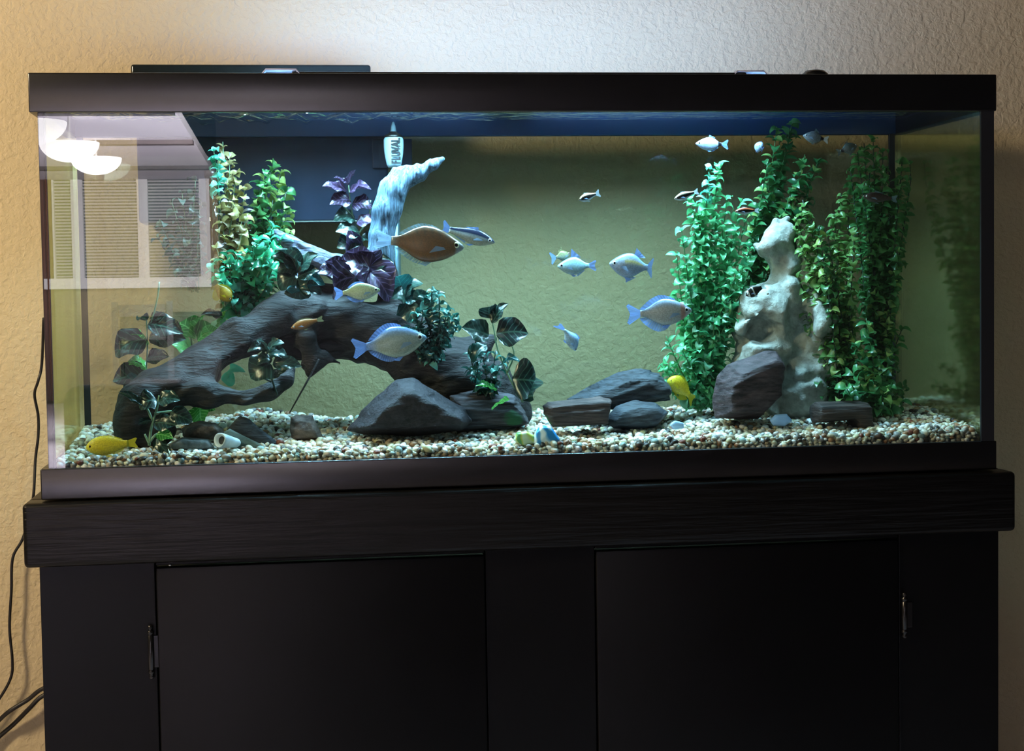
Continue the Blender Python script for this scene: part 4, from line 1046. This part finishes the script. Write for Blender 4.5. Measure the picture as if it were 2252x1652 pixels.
# ================================================================== FISH
def fish_skin(name, rough=.3, metal=.15):
    n = NT(name); n.b.inputs['Roughness'].default_value = rough; n.b.inputs['Metallic'].default_value = metal
    n.b.inputs['Specular IOR Level'].default_value = .6
    vc = n.add('ShaderNodeVertexColor', layer_name='Col')
    co = n.coords(scale=(1, 1, 1.2)); v = n.add('ShaderNodeTexVoronoi', i_Scale=520.0); n.link(co, v.inputs[0])
    r = n.ramp(v.outputs['Distance'], [(.1, (1, 1, 1, 1)), (.75, (.66, .66, .66, 1))])
    mx = n.add('ShaderNodeMix', data_type='RGBA', blend_type='MULTIPLY'); mx.inputs[0].default_value = 1
    n.link(vc.outputs[0], mx.inputs[6]); n.link(r.outputs[0], mx.inputs[7]); n.link(mx.outputs[2], n.b.inputs['Base Color'])
    return n.m
def fin_mat(name, col, alpha=.7):
    n = NT(name); n.b.inputs['Base Color'].default_value = col; n.b.inputs['Roughness'].default_value = .4
    tl = n.add('ShaderNodeBsdfTranslucent', i_Color=col); tr = n.add('ShaderNodeBsdfTransparent')
    m1 = n.add('ShaderNodeMixShader'); m1.inputs[0].default_value = .4
    m2 = n.add('ShaderNodeMixShader'); m2.inputs[0].default_value = alpha
    # rays: the fin is denser along them
    vc = n.add('ShaderNodeVertexColor', layer_name='Col')
    sx = n.add('ShaderNodeSeparateColor'); n.link(vc.outputs[0], sx.inputs[0])
    w_ = n.add('ShaderNodeMath', operation='SINE'); mu = n.add('ShaderNodeMath', operation='MULTIPLY'); mu.inputs[1].default_value = 75.0
    n.link(sx.outputs[0], mu.inputs[0]); n.link(mu.outputs[0], w_.inputs[0])
    mr = n.add('ShaderNodeMapRange'); mr.inputs['From Min'].default_value = -1; mr.inputs['To Min'].default_value = alpha*.72; mr.inputs['To Max'].default_value = min(1, alpha*1.25)
    n.link(w_.outputs[0], mr.inputs[0]); n.link(mr.outputs[0], m2.inputs[0])
    n.link(n.b.outputs[0], m1.inputs[1]); n.link(tl.outputs[0], m1.inputs[2]); n.link(tr.outputs[0], m2.inputs[1]); n.link(m1.outputs[0], m2.inputs[2]); n.link(m2.outputs[0], n.out.inputs[0])
    return n.m
M_skin = fish_skin('fish_skin'); M_skin_y = fish_skin('yellow_fish_skin', .5, 0)
F_blue = fin_mat('blue_fin', srgb(120, 155, 225), .8); F_pale = fin_mat('pale_fin', srgb(150, 180, 215), .6)
F_yellow = fin_mat('yellow_fin', srgb(225, 205, 40), .8); F_grey = fin_mat('grey_fin', srgb(110, 130, 140), .6); F_white = fin_mat('white_fin', srgb(205, 220, 235), .7)
F_olive = fin_mat('olive_fin', srgb(150, 150, 110), .6)
M_eye = NT('fish_eye'); M_eye.b.inputs['Roughness'].default_value = .1
_v = M_eye.add('ShaderNodeVertexColor', layer_name='Col'); M_eye.link(_v.outputs[0], M_eye.b.inputs['Base Color']); M_eye = M_eye.m

PROF = {  # nose .. tail root: t, top, bottom (fractions of half height), width fraction
    'rainbow': [(0, .08, .08, .2), (.03, .19, .18, .35), (.10, .38, .38, .6), (.2, .62, .66, .85), (.32, .85, .87, 1), (.45, .99, 1.0, 1), (.58, 1.0, .96, .9), (.7, .8, .74, .7), (.82, .48, .44, .45), (.92, .27, .26, .28), (1, .24, .24, .18)],
    'slim': [(0, .04, .04, .15), (.04, .26, .26, .4), (.12, .55, .5, .7), (.25, .85, .85, 1), (.4, 1, 1, 1), (.6, .9, .85, .85), (.8, .6, .5, .5), (.92, .42, .38, .3), (1, .36, .34, .2)],
    'cichlid': [(0, .10, .12, .25), (.03, .34, .30, .5), (.1, .62, .55, .8), (.22, .9, .82, 1), (.38, 1, 1, 1), (.58, .92, .92, .85), (.78, .6, .58, .5), (.92, .36, .36, .3), (1, .34, .34, .2)],
}
def interp(tab, t, k):
    xs_ = [r[0] for r in tab]; ys_ = [r[k] for r in tab]; return float(np.interp(t, xs_, ys_))
def smoothp(tab, t, k):
    return sum(interp(tab, min(1, max(0, t+d)), k)*w_ for d, w_ in ((-.03, .25), (0, .5), (.03, .25)))
def make_fish(name, label, nose, tail, depth, hpx, prof, colf, fins, finm, eye=.055, bend=0.0, yaw=0.0, width=.36, skin=None, group=None, tail_h=1.0, tail_frac=.20, dorsal=None, anal=None, pelvic=True, vbend=0.0, cat='fish', eyec=(.75, .78, .8), dorsal2=None):
    """nose and tail: pixels; the fish lies in the picture plane at depth, turned by yaw into it"""
    a = P(nose[0], nose[1], depth); b = P(tail[0], tail[1], depth)
    L = (a-b).length; H = hpx*mpp(depth)/2
    ctr = (a+b)/2; root_loc = ctr
    fx = (a-b).normalized(); fy = Vector((0, 0, 1)); fy = (fy-fx*fy.dot(fx)).normalized()
    if fx.x < 0: side = Vector((0, -1, 0))
    side = fx.cross(fy)
    rotm = Matrix.Rotation(yaw, 3, fy)
    fx = rotm @ fx; side = rotm @ side
    if yaw: fx *= 1.0
    bl = L*(1-tail_frac)
    def pt(t, v, wd):      # t 0 nose..1 tail root (beyond 1 = tail fin), v up, wd sideways
        s_ = L/2-t*bl
        off = bend*L*max(0, t-.35)**2; vo = vbend*L*max(0, t-.35)**2
        return fx*s_+fy*(v+vo)+side*(wd+off)
    tab = PROF[prof]; ns, nr = 30, 18
    V, F, Cc = [], [], []
    for i in range(ns+1):
        t = i/ns; t = t**1.15
        hu, hb, wd = smoothp(tab, t, 1)*H, smoothp(tab, t, 2)*H, smoothp(tab, t, 3)*H*width*1.3
        if i == 0: hu = hb = .04*H; wd = .05*H
        for j in range(nr):
            an = 2*PI*j/nr; s_, c_ = math.sin(an), math.cos(an)
            v = s_*(hu if s_ > 0 else hb); V.append(pt(t, v, math.copysign(abs(c_)**.9, c_)*wd)); Cc.append(colf(t, s_))
    for i in range(ns):
        for j in range(nr):
            p_, q = i*nr+j, i*nr+(j+1) % nr; F.append((p_, p_+nr, q+nr, q))
    F.append(tuple(range(nr))); F.append(tuple(range(ns*nr, (ns+1)*nr))[::-1])
    me = mesh(name, V, F); vcol(me, np.array([c[:3] for c in Cc])); me.materials.append(skin or M_skin)
    root = bpy.data.objects.new(name, me); C.objects.link(root); root.location = root_loc; tag(root, label, cat, group)
    def strip(nm, base, tipc, mat, rows=4, wob=.0):
        n_ = len(base); Vs, Fs, Cs = [], [], []
        for r in range(rows+1):
            f = r/rows
            for i in range(n_):
                p_ = base[i].lerp(tipc[i], f)+side*(wob*H*math.sin(i*1.3)*f); Vs.append(p_); Cs.append((i/(n_-1), f, 0))
        for r in range(rows):
            for i in range(n_-1):
                a_ = r*n_+i; Fs.append((a_, a_+1, a_+n_+1, a_+n_))
        m_ = mesh(nm, Vs, Fs); vcol(m_, np.array(Cs)); m_.materials.append(mat)
        o = bpy.data.objects.new(nm, m_); C.objects.link(o); o.parent = root; return o
    hu1 = interp(tab, 1, 1)*H
    # tail fin, forked
    n_ = 11; base, tipc = [], []
    te = 1+tail_frac/(1-tail_frac)
    for i in range(n_):
        q = i/(n_-1)*2-1
        base.append(pt(.985, q*hu1*.85, 0))
        fork = te-(.30*(te-1))*(1-abs(q)**1.2)-(.22*(te-1) if abs(q) > .93 else 0)
        tipc.append(pt(fork, q*H*.62*tail_h, 0))
    strip('tail_fin', base, tipc, fins.get('tail', finm), 5, .02)
    def edge_fin(nm, t0, t1, hgt, sweep, top, shape, mat):
        base, tipc = [], []; n_ = 12
        for i in range(n_):
            f = i/(n_-1); t = t0+(t1-t0)*f; k_ = 1 if top else 2; sg = 1 if top else -1
            hb_ = smoothp(tab, t, k_)*H*.95
            base.append(pt(t, sg*hb_, 0)); tipc.append(pt(t+sweep*(.3+f), sg*(hb_+hgt*H*shape(f)), 0))
        strip(nm, base, tipc, mat, 3, .05)
    hump = lambda f: math.sin(PI*min(1, f*.9+.1))**.6
    tri = lambda f: (1-f)**1.2+.05
    lng = lambda f: .25+.75*f if f < .85 else 1.0-(f-.85)*3
    shp = {'hump': hump, 'tri': tri, 'long': lng}
    for (nm, spec, top) in (('dorsal_fin', dorsal, True), ('dorsal_fin', dorsal2, True), ('anal_fin', anal, False)):
        if spec: edge_fin(nm, spec[0], spec[1], spec[2], spec[3], top, shp[spec[4]], fins.get(nm, finm))
    if pelvic:
        for s_ in (-1, 1):
            v0 = -smoothp(tab, .42, 2)*H*.9
            base = [pt(.40+.05*i/3, v0, s_*.1*H) for i in range(4)]; tipc = [pt(.50+.10*i/3, v0-H*.32*(1-.3*i/3), s_*.22*H) for i in range(4)]
            strip('pelvic_fin', base, tipc, fins.get('pelvic', finm), 2)
    for s_ in (-1, 1):
        wd = smoothp(tab, .27, 3)*H*width*1.3
        base = [pt(.26, -H*(.10+.12*i/4), s_*wd*.95) for i in range(5)]; tipc = [pt(.40+.02*i, -H*(.08+.40*i/4), s_*(wd*1.25)) for i in range(5)]
        strip('pectoral_fin', base, tipc, F_pale if finm is not F_yellow else F_yellow, 2)
    # eyes
    te_ = .115 if prof != 'slim' else .12
    for s_ in (-1, 1):
        r_e = eye*L; wd = smoothp(tab, te_, 3)*H*width*1.3
        c = pt(te_, H*.09, s_*(wd*.86)); out = side*s_
        Vs, Fs, Cs = [], [], []
        n1, n2 = 6, 14
        for i in range(n1+1):
            ph = PI/2*i/n1
            for j in range(n2):
                an = 2*PI*j/n2
                Vs.append(c+(fx*math.cos(an)+fy*math.sin(an))*r_e*.62*math.sin(ph)+out*r_e*.30*math.cos(ph))
                Cs.append((.004, .004, .006) if i < 3 else eyec)
        for i in range(n1):
            for j in range(n2):
                a_, b_ = i*n2+j, i*n2+(j+1) % n2; Fs.append((a_, b_, b_+n2, a_+n2))
        m_ = mesh('eye', Vs, Fs); vcol(m_, np.array(Cs)); m_.materials.append(M_eye)
        o = bpy.data.objects.new('eye', m_); C.objects.link(o); o.parent = root
    return root
def lerp3(a, b, f): return tuple(a[i]*(1-f)+b[i]*f for i in range(3))
def grad(back, mid, belly, patch=None):
    def f(t, s_):
        c = lerp3(mid, back, max(0, s_-.35)/.65) if s_ > .35 else lerp3(belly, mid, min(1, (s_+1)/1.35))
        if patch: c = patch(t, s_, c)
        return c
    return f
c3 = lambda *a: srgb(*a)[:3]
blue_silver = grad(c3(120, 165, 235), c3(160, 170, 168), c3(178, 186, 172), lambda t, s_, c: lerp3(c, c3(120, 160, 235), min(1, max(0, t-.8)*5)) if t > .8 else (lerp3(c, c3(120, 170, 215), (.12-t)*6) if t < .12 else c))
make_fish('rainbowfish', 'largest silver fish with blue fins, before the driftwood cave, facing right', (938, 742), (772, 768), .035, 70, 'rainbow', blue_silver, {}, F_blue, .060, dorsal=(.38, .88, .30, .06, 'hump'), anal=(.55, .90, .36, .06, 'hump'), tail_h=1.05)
make_fish('rainbowfish', 'small pale yellow fish with blue tail above the driftwood arch', (836, 638), (733, 646), .06, 38, 'rainbow', grad(c3(170, 180, 140), c3(205, 210, 165), c3(190, 195, 170)), {}, F_blue, .060, dorsal=(.4, .8, .22, .05, 'hump'), anal=(.55, .85, .4, .06, 'hump'), tail_h=1.25)
def orange_patch(t, s_, c):
    k_ = .5+.5*math.sin(t*60+s_*9)*math.cos(s_*14)
    c = lerp3(c, c3(142, 90, 42), .5*k_)
    if t > .9: c = lerp3(c, c3(150, 160, 160), (t-.9)*8)
    if t < .1: c = lerp3(c, c3(150, 160, 170), .6)
    return c
make_fish('rainbowfish', 'large orange brown fish beside the pale branch, facing right', (1020, 545), (820, 525), .07, 80, 'rainbow', grad(c3(84, 70, 54), c3(108, 76, 46), c3(112, 78, 48), orange_patch), {'tail': F_pale}, F_grey, .055, dorsal=(.35, .85, .16, .05, 'hump'), anal=(.45, .88, .22, .06, 'hump'), tail_h=.85, eyec=(.8, .75, .5))
make_fish('barb', 'sleek fish with blue black back and cream belly, behind the orange brown fish', (1088, 534), (970, 500), .17, 36, 'slim', grad(c3(14, 20, 40), c3(120, 130, 140), c3(195, 188, 165), lambda t, s_, c: c3(20, 28, 52) if s_ > .2 else c), {}, F_blue, .055, dorsal=(.4, .6, .3, .06, 'tri'), anal=(.6, .8, .25, .05, 'tri'), tail_h=1.6, tail_frac=.15)
make_fish('tetra', 'small olive backed fish behind a pale blue one at mid water', (1258, 558), (1204, 570), .22, 24, 'rainbow', grad(c3(110, 110, 60), c3(150, 150, 110), c3(140, 160, 160)), {'tail': F_blue}, F_olive, .08, dorsal=(.45, .62, .7, .1, 'tri'), tail_h=1.9, yaw=.5, tail_frac=.3)
make_fish('tetra', 'small pale blue fish facing left in front of the olive one', (1226, 586), (1313, 584), .19, 40, 'rainbow', grad(c3(130, 185, 215), c3(160, 200, 210), c3(170, 190, 195)), {}, F_blue, .07, dorsal=(.42, .62, .95, .10, 'tri'), anal=(.6, .8, .3, .06, 'tri'), tail_h=1.0, tail_frac=.2)
def ystripe(t, s_, c):
    return lerp3(c, c3(205, 190, 110), .9) if .15 < s_ < .5 and .35 < t < .85 else c
make_fish('rainbowfish', 'deep-bodied pale blue fish with yellow flank stripe, facing left at mid water', (1340, 580), (1437, 590), .15, 56, 'rainbow', grad(c3(120, 165, 230), c3(160, 170, 185), c3(150, 165, 190), ystripe), {}, F_blue, .070, dorsal=(.62, .72, .55, .16, 'tri'), anal=(.45, .62, .4, .08, 'tri'), tail_h=1.35, tail_frac=.13)
def gill(t, s_, c):
    if .13 < t < .24: return lerp3(c, c3(190, 110, 80), .65)
    return c
make_fish('rainbowfish', 'large pinkish silver fish with trailing blue fins by the bright green bush', (1521, 683), (1376, 692), .06, 60, 'rainbow', grad(c3(150, 180, 220), c3(185, 178, 175), c3(175, 180, 185), gill), {}, F_blue, .055, dorsal=(.30, .92, .34, .08, 'hump'), anal=(.45, .9, .55, .10, 'hump'), tail_h=1.25, tail_frac=.22)
make_fish('albino_tetra', 'pale blue fish curling downward alone at mid water, seen from the front', (1268, 774), (1243, 702), .16, 30, 'rainbow', grad(c3(150, 190, 235), c3(175, 205, 235), c3(190, 210, 225)), {}, F_blue, .06, dorsal=(.4, .6, .3, .1, 'tri'), tail_h=1.0, tail_frac=.25, vbend=-.35, width=.62, yaw=.35)
def bstripe(top):
    def f(t, s_):
        if s_ > .42: return c3(*top)
        if s_ > -.45: return (.006, .005, .006)
        return c3(205, 215, 225)
    return f
make_fish('flying_fox_fish', 'small black striped fish with tan back, alone above mid water', (1273, 440), (1320, 424), .16, 19, 'slim', bstripe((185, 150, 115)), {}, F_white, .06, dorsal=(.35, .5, .3, .1, 'tri'), tail_h=1.5, width=.6)
make_fish('flying_fox_fish', 'small black striped fish at the left tip of the bright green bush', (1483, 438), (1537, 420), .12, 18, 'slim', bstripe((200, 180, 150)), {}, F_white, .06, dorsal=(.35, .5, .3, .1, 'tri'), tail_h=1.3, width=.6)
make_fish('flying_fox_fish', 'small black and red striped fish level before the bright green bush', (1617, 465), (1670, 463), .12, 16, 'slim', bstripe((200, 95, 60)), {}, F_white, .05, dorsal=(.35, .5, .3, .1, 'tri'), tail_h=1.2, width=.6)
def band(back, mid, belly):
    g_ = grad(back, mid, belly)
    return lambda t, s_: (.01, .01, .015) if .84 < t < .97 else g_(t, s_)
make_fish('tetra', 'bluish white fish with black tail band under the back frame, facing left', (1530, 316), (1603, 318), .18, 30, 'rainbow', band(c3(150, 165, 225), c3(180, 195, 225), c3(170, 185, 220)), {}, F_blue, .06, dorsal=(.48, .62, .4, .1, 'tri'), anal=(.6, .82, .3, .05, 'tri'), tail_h=1.2)
make_fish('tetra', 'tiny pale blue fish left of the leaning plant tip, turned to the glass', (1658, 318), (1684, 330), .2, 24, 'rainbow', grad(c3(140, 170, 230), c3(165, 190, 235), c3(170, 190, 235)), {}, F_blue, .1, dorsal=(.45, .6, .3, .1, 'tri'), tail_h=1.0, yaw=.7, width=.6)
make_fish('tetra', 'grey fish with black tail band right of the leaning plant tip', (1766, 298), (1823, 308), .18, 27, 'rainbow', band(c3(80, 95, 110), c3(120, 130, 145), c3(130, 140, 155)), {'tail': F_white}, F_grey, .06, dorsal=(.5, .64, .6, .1, 'tri'), anal=(.6, .85, .3, .05, 'tri'), tail_h=1.1)
make_fish('tetra', 'dim grey fish with black tail band half behind the tall dark plant', (1885, 320), (1840, 336), .14, 26, 'rainbow', band(c3(60, 80, 85), c3(90, 105, 105), c3(100, 110, 110)), {}, F_grey, .07, dorsal=(.45, .6, .4, .1, 'tri'), tail_h=1.1)
make_fish('barb', 'dusky reddish grey fish in front of the tall dark plant', (1898, 432), (1975, 438), .10, 24, 'slim', grad(c3(45, 35, 35), c3(75, 62, 60), c3(70, 70, 66)), {}, F_grey, .05, dorsal=(.4, .6, .3, .1, 'tri'), tail_h=1.2)
yel = grad(c3(225, 200, 25), c3(238, 214, 30), c3(220, 205, 60))
make_fish('yellow_cichlid', 'bright yellow fish low over the gravel at the left front corner', (189, 985), (304, 973), .025, 42, 'cichlid', yel, {}, F_yellow, .045, dorsal=(.25, .85, .14, .04, 'hump'), anal=(.6, .85, .2, .05, 'hump'), tail_h=.85, skin=M_skin_y, eyec=(.03, .02, .01))
make_fish('yellow_cichlid', 'yellow fish bending over the right end of the slate slab', (1468, 836), (1534, 866), .17, 40, 'cichlid', yel, {}, F_yellow, .05, dorsal=(.25, .85, .2, .04, 'hump'), anal=(.5, .85, .5, .1, 'hump'), tail_h=1.1, skin=M_skin_y, vbend=-.35, eyec=(.5, .45, .1))
make_fish('yellow_cichlid', 'dark yellow fish nosing down among the leaves at the left', (508, 662), (466, 618), .16, 30, 'cichlid', grad(c3(150, 120, 20), c3(205, 165, 25), c3(190, 150, 40)), {'tail': F_grey}, F_yellow, .06, dorsal=(.25, .85, .3, .05, 'hump'), anal=(.4, .85, .8, .05, 'hump'), skin=M_skin_y)
make_fish('orange_cichlid', 'dull orange fish in the shade under the driftwood arch', (640, 722), (712, 700), .10, 22, 'slim', grad(c3(150, 95, 30), c3(170, 110, 35), c3(90, 60, 25)), {}, F_olive, .05, dorsal=(.25, .8, .25, .04, 'hump'), skin=M_skin_y)
make_fish('loach', 'small black fish with white face patch peering from the white rock', (1640, 650), (1684, 628), .11, 24, 'slim', lambda t, s_: c3(225, 225, 215) if (.10 < t < .2 or .42 < t < .5) else (.02, .018, .016), {}, F_grey, .07, dorsal=(.35, .5, .4, .1, 'tri'), anal=(.5, .6, .2, .1, 'tri'))
# ================================================================== CABLES
M_cable = simple('black_cable', (.008, .007, .007, 1), .45)
def cable(name, label, pts, r):
    path = smooth_path([P(*p) for p in pts], 8)
    o = tube(name, path, r, M_cable, None, 8); return tag(o, label, 'cable')
cable('thin_cable', 'thin black cable hanging on the wall down the left side of the aquarium', [(96, 700, .36), (92, 800, .40), (84, 838, .40), (76, 868, .41), (84, 915, .42), (84, 960, .42), (78, 1010, .42), (74, 1085, .41), (66, 1130, .42), (50, 1185, .42), (28, 1228, .42), (25, 1300, .42), (21, 1380, .42), (27, 1450, .42), (24, 1490, .42), (0, 1535, .42), (-40, 1590, .42)], .0021)
cable('power_cable', 'upper of two thick black cables coming out from behind the cabinet', [(140, 1500, .40), (92, 1516, .405), (60, 1540, .41), (20, 1565, .41), (-10, 1592, .42), (-60, 1640, .42)], .0032)
cable('power_cable', 'lower of two thick black cables coming out from behind the cabinet', [(140, 1512, .425), (92, 1532, .425), (65, 1558, .425), (30, 1593, .43), (-10, 1628, .43), (-60, 1680, .42)], .0034)

# ================================================================== THE ROOM THE GLASS MIRRORS
def Q(px, py, dist):
    """point of the room whose mirror image in the front glass is seen at px, py, dist metres from the lens"""
    p = P(px, py, CAM[1]+dist*math.cos(YAW)); return Vector((p.x, -p.y, p.z))
M_ceil = simple('white_ceiling_paint', (.72, .70, .78, 1), .8)
M_beam = simple('brown_beam', (.06, .045, .05, 1), .6)
M_farwall = simple('dining_wall_paint', (.30, .24, .15, 1), .8)
FY = -14.0
struct(box('wall_far', (-4.4, FY-.1, FLOOR), (2.2, FY, 1.4), M_farwall))
struct(box('ceiling', (-4.4, FY, 1.34), (-.95, -5.8, 1.40), M_ceil))
bz = []
for k_, (yy, hh) in enumerate(((-12.3, .03), (-9.9, .035), (-7.9, .03))):
    struct(box('trim_%d' % (k_+1), (-4.4, yy-.07, 1.31), (-.95, yy+.07, 1.3399), M_beam))
M_dark = simple('brown_dark_wall', (.05, .042, .04, 1), .8)
struct(box('wall_partition', (Q(478, 500, 9.0).x, -7.05, FLOOR), (2.2, -6.95, 1.9), M_dark))
struct(box('wall_left', (-4.5, FY, FLOOR), (-4.4, -3.0, 1.34), M_farwall))
# window with blinds, part of the far wall
a0, a1 = Q(100, 372, 16.0), Q(452, 608, 16.0)
wx0, wx1 = sorted((a0.x, a1.x)); wz1, wz0 = a0.z, a1.z
M_night = simple('night_pane', (.16, .17, .13, 1), .2)
M_wframe = simple('white_window_frame', (.75, .74, .76, 1), .5)
win = empty('window_1', ((wx0+wx1)/2, FY+.03, wz0), None, None)
win['kind'] = 'structure'; WO = tuple(win.location)
box('pane', (wx0, FY+.005, wz0), (wx1, FY+.015, wz1), M_night, win, 0, 2, WO)
mw = wx0+(wx1-wx0)*.18; mw2 = wx0+(wx1-wx0)*.60
for xx, hw_ in ((wx0, .05), (mw, .055), (mw2, .05), (wx1, .05)):
    box('window_frame', (xx-hw_, FY+.02, wz0-.0), (xx+hw_, FY+.10, wz1), M_wframe, win, 0, 2, WO)
box('window_frame', (wx0-.05, FY+.02, wz1), (wx1+.05, FY+.14, wz1+.12), M_wframe, win, 0, 2, WO)
box('windowsill', (wx0-.05, FY+.02, wz0-.10), (wx1+.05, FY+.18, wz0), M_wframe, win, 0, 2, WO)
V, F = [], []
nsl = 34
for i in range(nsl):
    z = wz0+.02+(wz1-wz0-.04)*i/(nsl-1)
    for (x_, y_, z_) in ((wx0+.04, .06, -.010), (wx1-.04, .06, -.010), (wx1-.04, .085, .006), (wx0+.04, .085, .006)): V.append((x_, FY+y_, z+z_))
    F.append((4*i, 4*i+1, 4*i+2, 4*i+3))
o = link('blind_slats', mesh('blind_slats', V, F, False, WO), win, M_wframe); o['kind'] = 'stuff'
# curtain left of the window
V, F = [], []
n_ = 40; cx0, cx1 = wx0-.42, wx0+.04
for i in range(n_+1):
    x = cx0+(cx1-cx0)*i/n_; y = FY+.16+.03*math.sin(i*1.1)
    V += [(x, y, -.74), (x, y, wz1+.05)]
for i in range(n_): F.append((2*i, 2*i+2, 2*i+3, 2*i+1))
o = link('curtain', mesh('curtain', V, F), None, simple('rust_brown_curtain', (.14, .05, .03, 1), .8)); tag(o, 'dark rust brown curtain hanging beside the mirrored window blinds', 'curtain')
# pendant lamps: three white glass bowls
M_bowl = emis('lit_glass_bowl', (1.0, .95, .97, 1), 5.5)
M_rod = simple('white_rod', (.8, .8, .8, 1), .4)
labs = ['hanging white bowl lamp mirrored in the glass, farthest and lowest of three', 'hanging white bowl lamp mirrored in the glass, middle of three', 'hanging white bowl lamp mirrored in the glass, cut by the left glass edge']
for (px, py, dist, wpx), lb in zip(((211, 348, 12.0, 106), (152, 314, 10.3, 124), (68, 268, 9.0, 146)), labs):
    c = Q(px, py, dist); R0 = wpx/2*dist/FPX
    L_ = empty('pendant_lamp', c, lb, 'lamp', 'bowl lamps mirrored in the glass')
    prof = [(.01, -R0*.66)]+[(R0*math.sin(t), -R0*.66*math.cos(t)) for t in [PI/2*i/10 for i in range(1, 11)]]+[(R0*.97, .004), (.01, .0)]
    lathe('bowl', prof, M_bowl, L_, 36)
    tube('rod', [(0, 0, .002), (0, 0, .15), (0, 0, max(.2, 1.338-c.z))], .008, M_rod, L_, 8)
# dark sideboard under the window
s0, s1 = Q(262, 690, 13.0), Q(500, 690, 13.0)
sb = empty('sideboard', ((s0.x+s1.x)/2, s0.y, FLOOR), 'long dark sideboard under the mirrored window', 'sideboard'); SO = tuple(sb.location)
M_side = simple('black_brown_wood', (.006, .005, .005, 1), .7, spec=.15)
box('cabinet_body', (s0.x, s0.y-.4, FLOOR+.06), (s1.x, s0.y, s0.z-.03), M_side, sb, .01, 2, SO)
box('top', (s0.x-.02, s0.y-.42, s0.z-.029), (s1.x+.02, s0.y+.02, s0.z), M_side, sb, .006, 2, SO)
for i in range(3):
    xx = s0.x+.02+i*(s1.x-s0.x-.04)/3
    box('door', (xx+.01, s0.y+.001, FLOOR+.1), (xx+(s1.x-s0.x-.04)/3-.01, s0.y+.02, s0.z-.06), M_side, sb, .004, 2, SO)
for xx in (s0.x+.03, s1.x-.08):
    for yy in (-.36, -.06): box('leg', (xx, s0.y+yy, FLOOR), (xx+.05, s0.y+yy+.04, FLOOR+.059), M_side, sb, 0, 2, SO)
# dark dining chair before the sideboard
dc = Q(318, 690, 11.5); dcx, dcy = dc.x, dc.y
dch = empty('dining_chair', (dcx, dcy, FLOOR), 'dark dining chair mirrored in the glass below the window', 'chair'); DCO = (dcx, dcy, FLOOR)
box('seat', (dcx-.22, dcy-.22, FLOOR+.42), (dcx+.22, dcy+.22, FLOOR+.46), M_side, dch, .01, 2, DCO)
for sx_ in (-.2, .16):
    box('leg', (dcx+sx_, dcy-.2, FLOOR), (dcx+sx_+.04, dcy-.16, FLOOR+.419), M_side, dch, 0, 2, DCO)
    box('leg', (dcx+sx_, dcy+.16, FLOOR), (dcx+sx_+.04, dcy+.20, FLOOR+.98), M_side, dch, 0, 2, DCO)
for z_ in (.58, .72, .88):
    box('back_slat', (dcx-.159, dcy+.165, FLOOR+z_), (dcx+.159, dcy+.19, FLOOR+z_+.08), M_side, dch, .004, 2, DCO)
# dark armchair whose rounded back hides the pale floor
ch = empty('armchair', (-.35, -3.2, FLOOR), 'dark armchair with rounded back mirrored low in the front glass', 'chair')
p_l = Q(133, 852, 5.2)
M_leather = simple('dark_leather', (.020, .018, .018, 1), .6)
CO = (-.35, -3.2, FLOOR)
yb = -5.2*math.cos(YAW)-CAM[1]
ch.location = (p_l.x+.75, yb, FLOOR); CO = tuple(ch.location)
box('chair_back', (p_l.x, yb-.16, FLOOR+.1), (p_l.x+1.6, yb, p_l.z), M_leather, ch, .05, 5, CO)
box('chair_seat', (p_l.x+.1, yb-.75, FLOOR+.1), (p_l.x+1.5, yb-.165, FLOOR+.33), M_leather, ch, .04, 4, CO)
for s_ in (p_l.x+.02, p_l.x+1.46):
    box('armrest', (s_, yb-.75, FLOOR+.331), (s_+.12, yb-.165, FLOOR+.47), M_leather, ch, .03, 4, CO)
for xx in (p_l.x+.1, p_l.x+1.45):
    for yy in (-.7, -.1): box('leg', (xx, yb+yy, FLOOR), (xx+.05, yb+yy+.05, FLOOR+.099), M_beam, ch, 0, 2, CO)
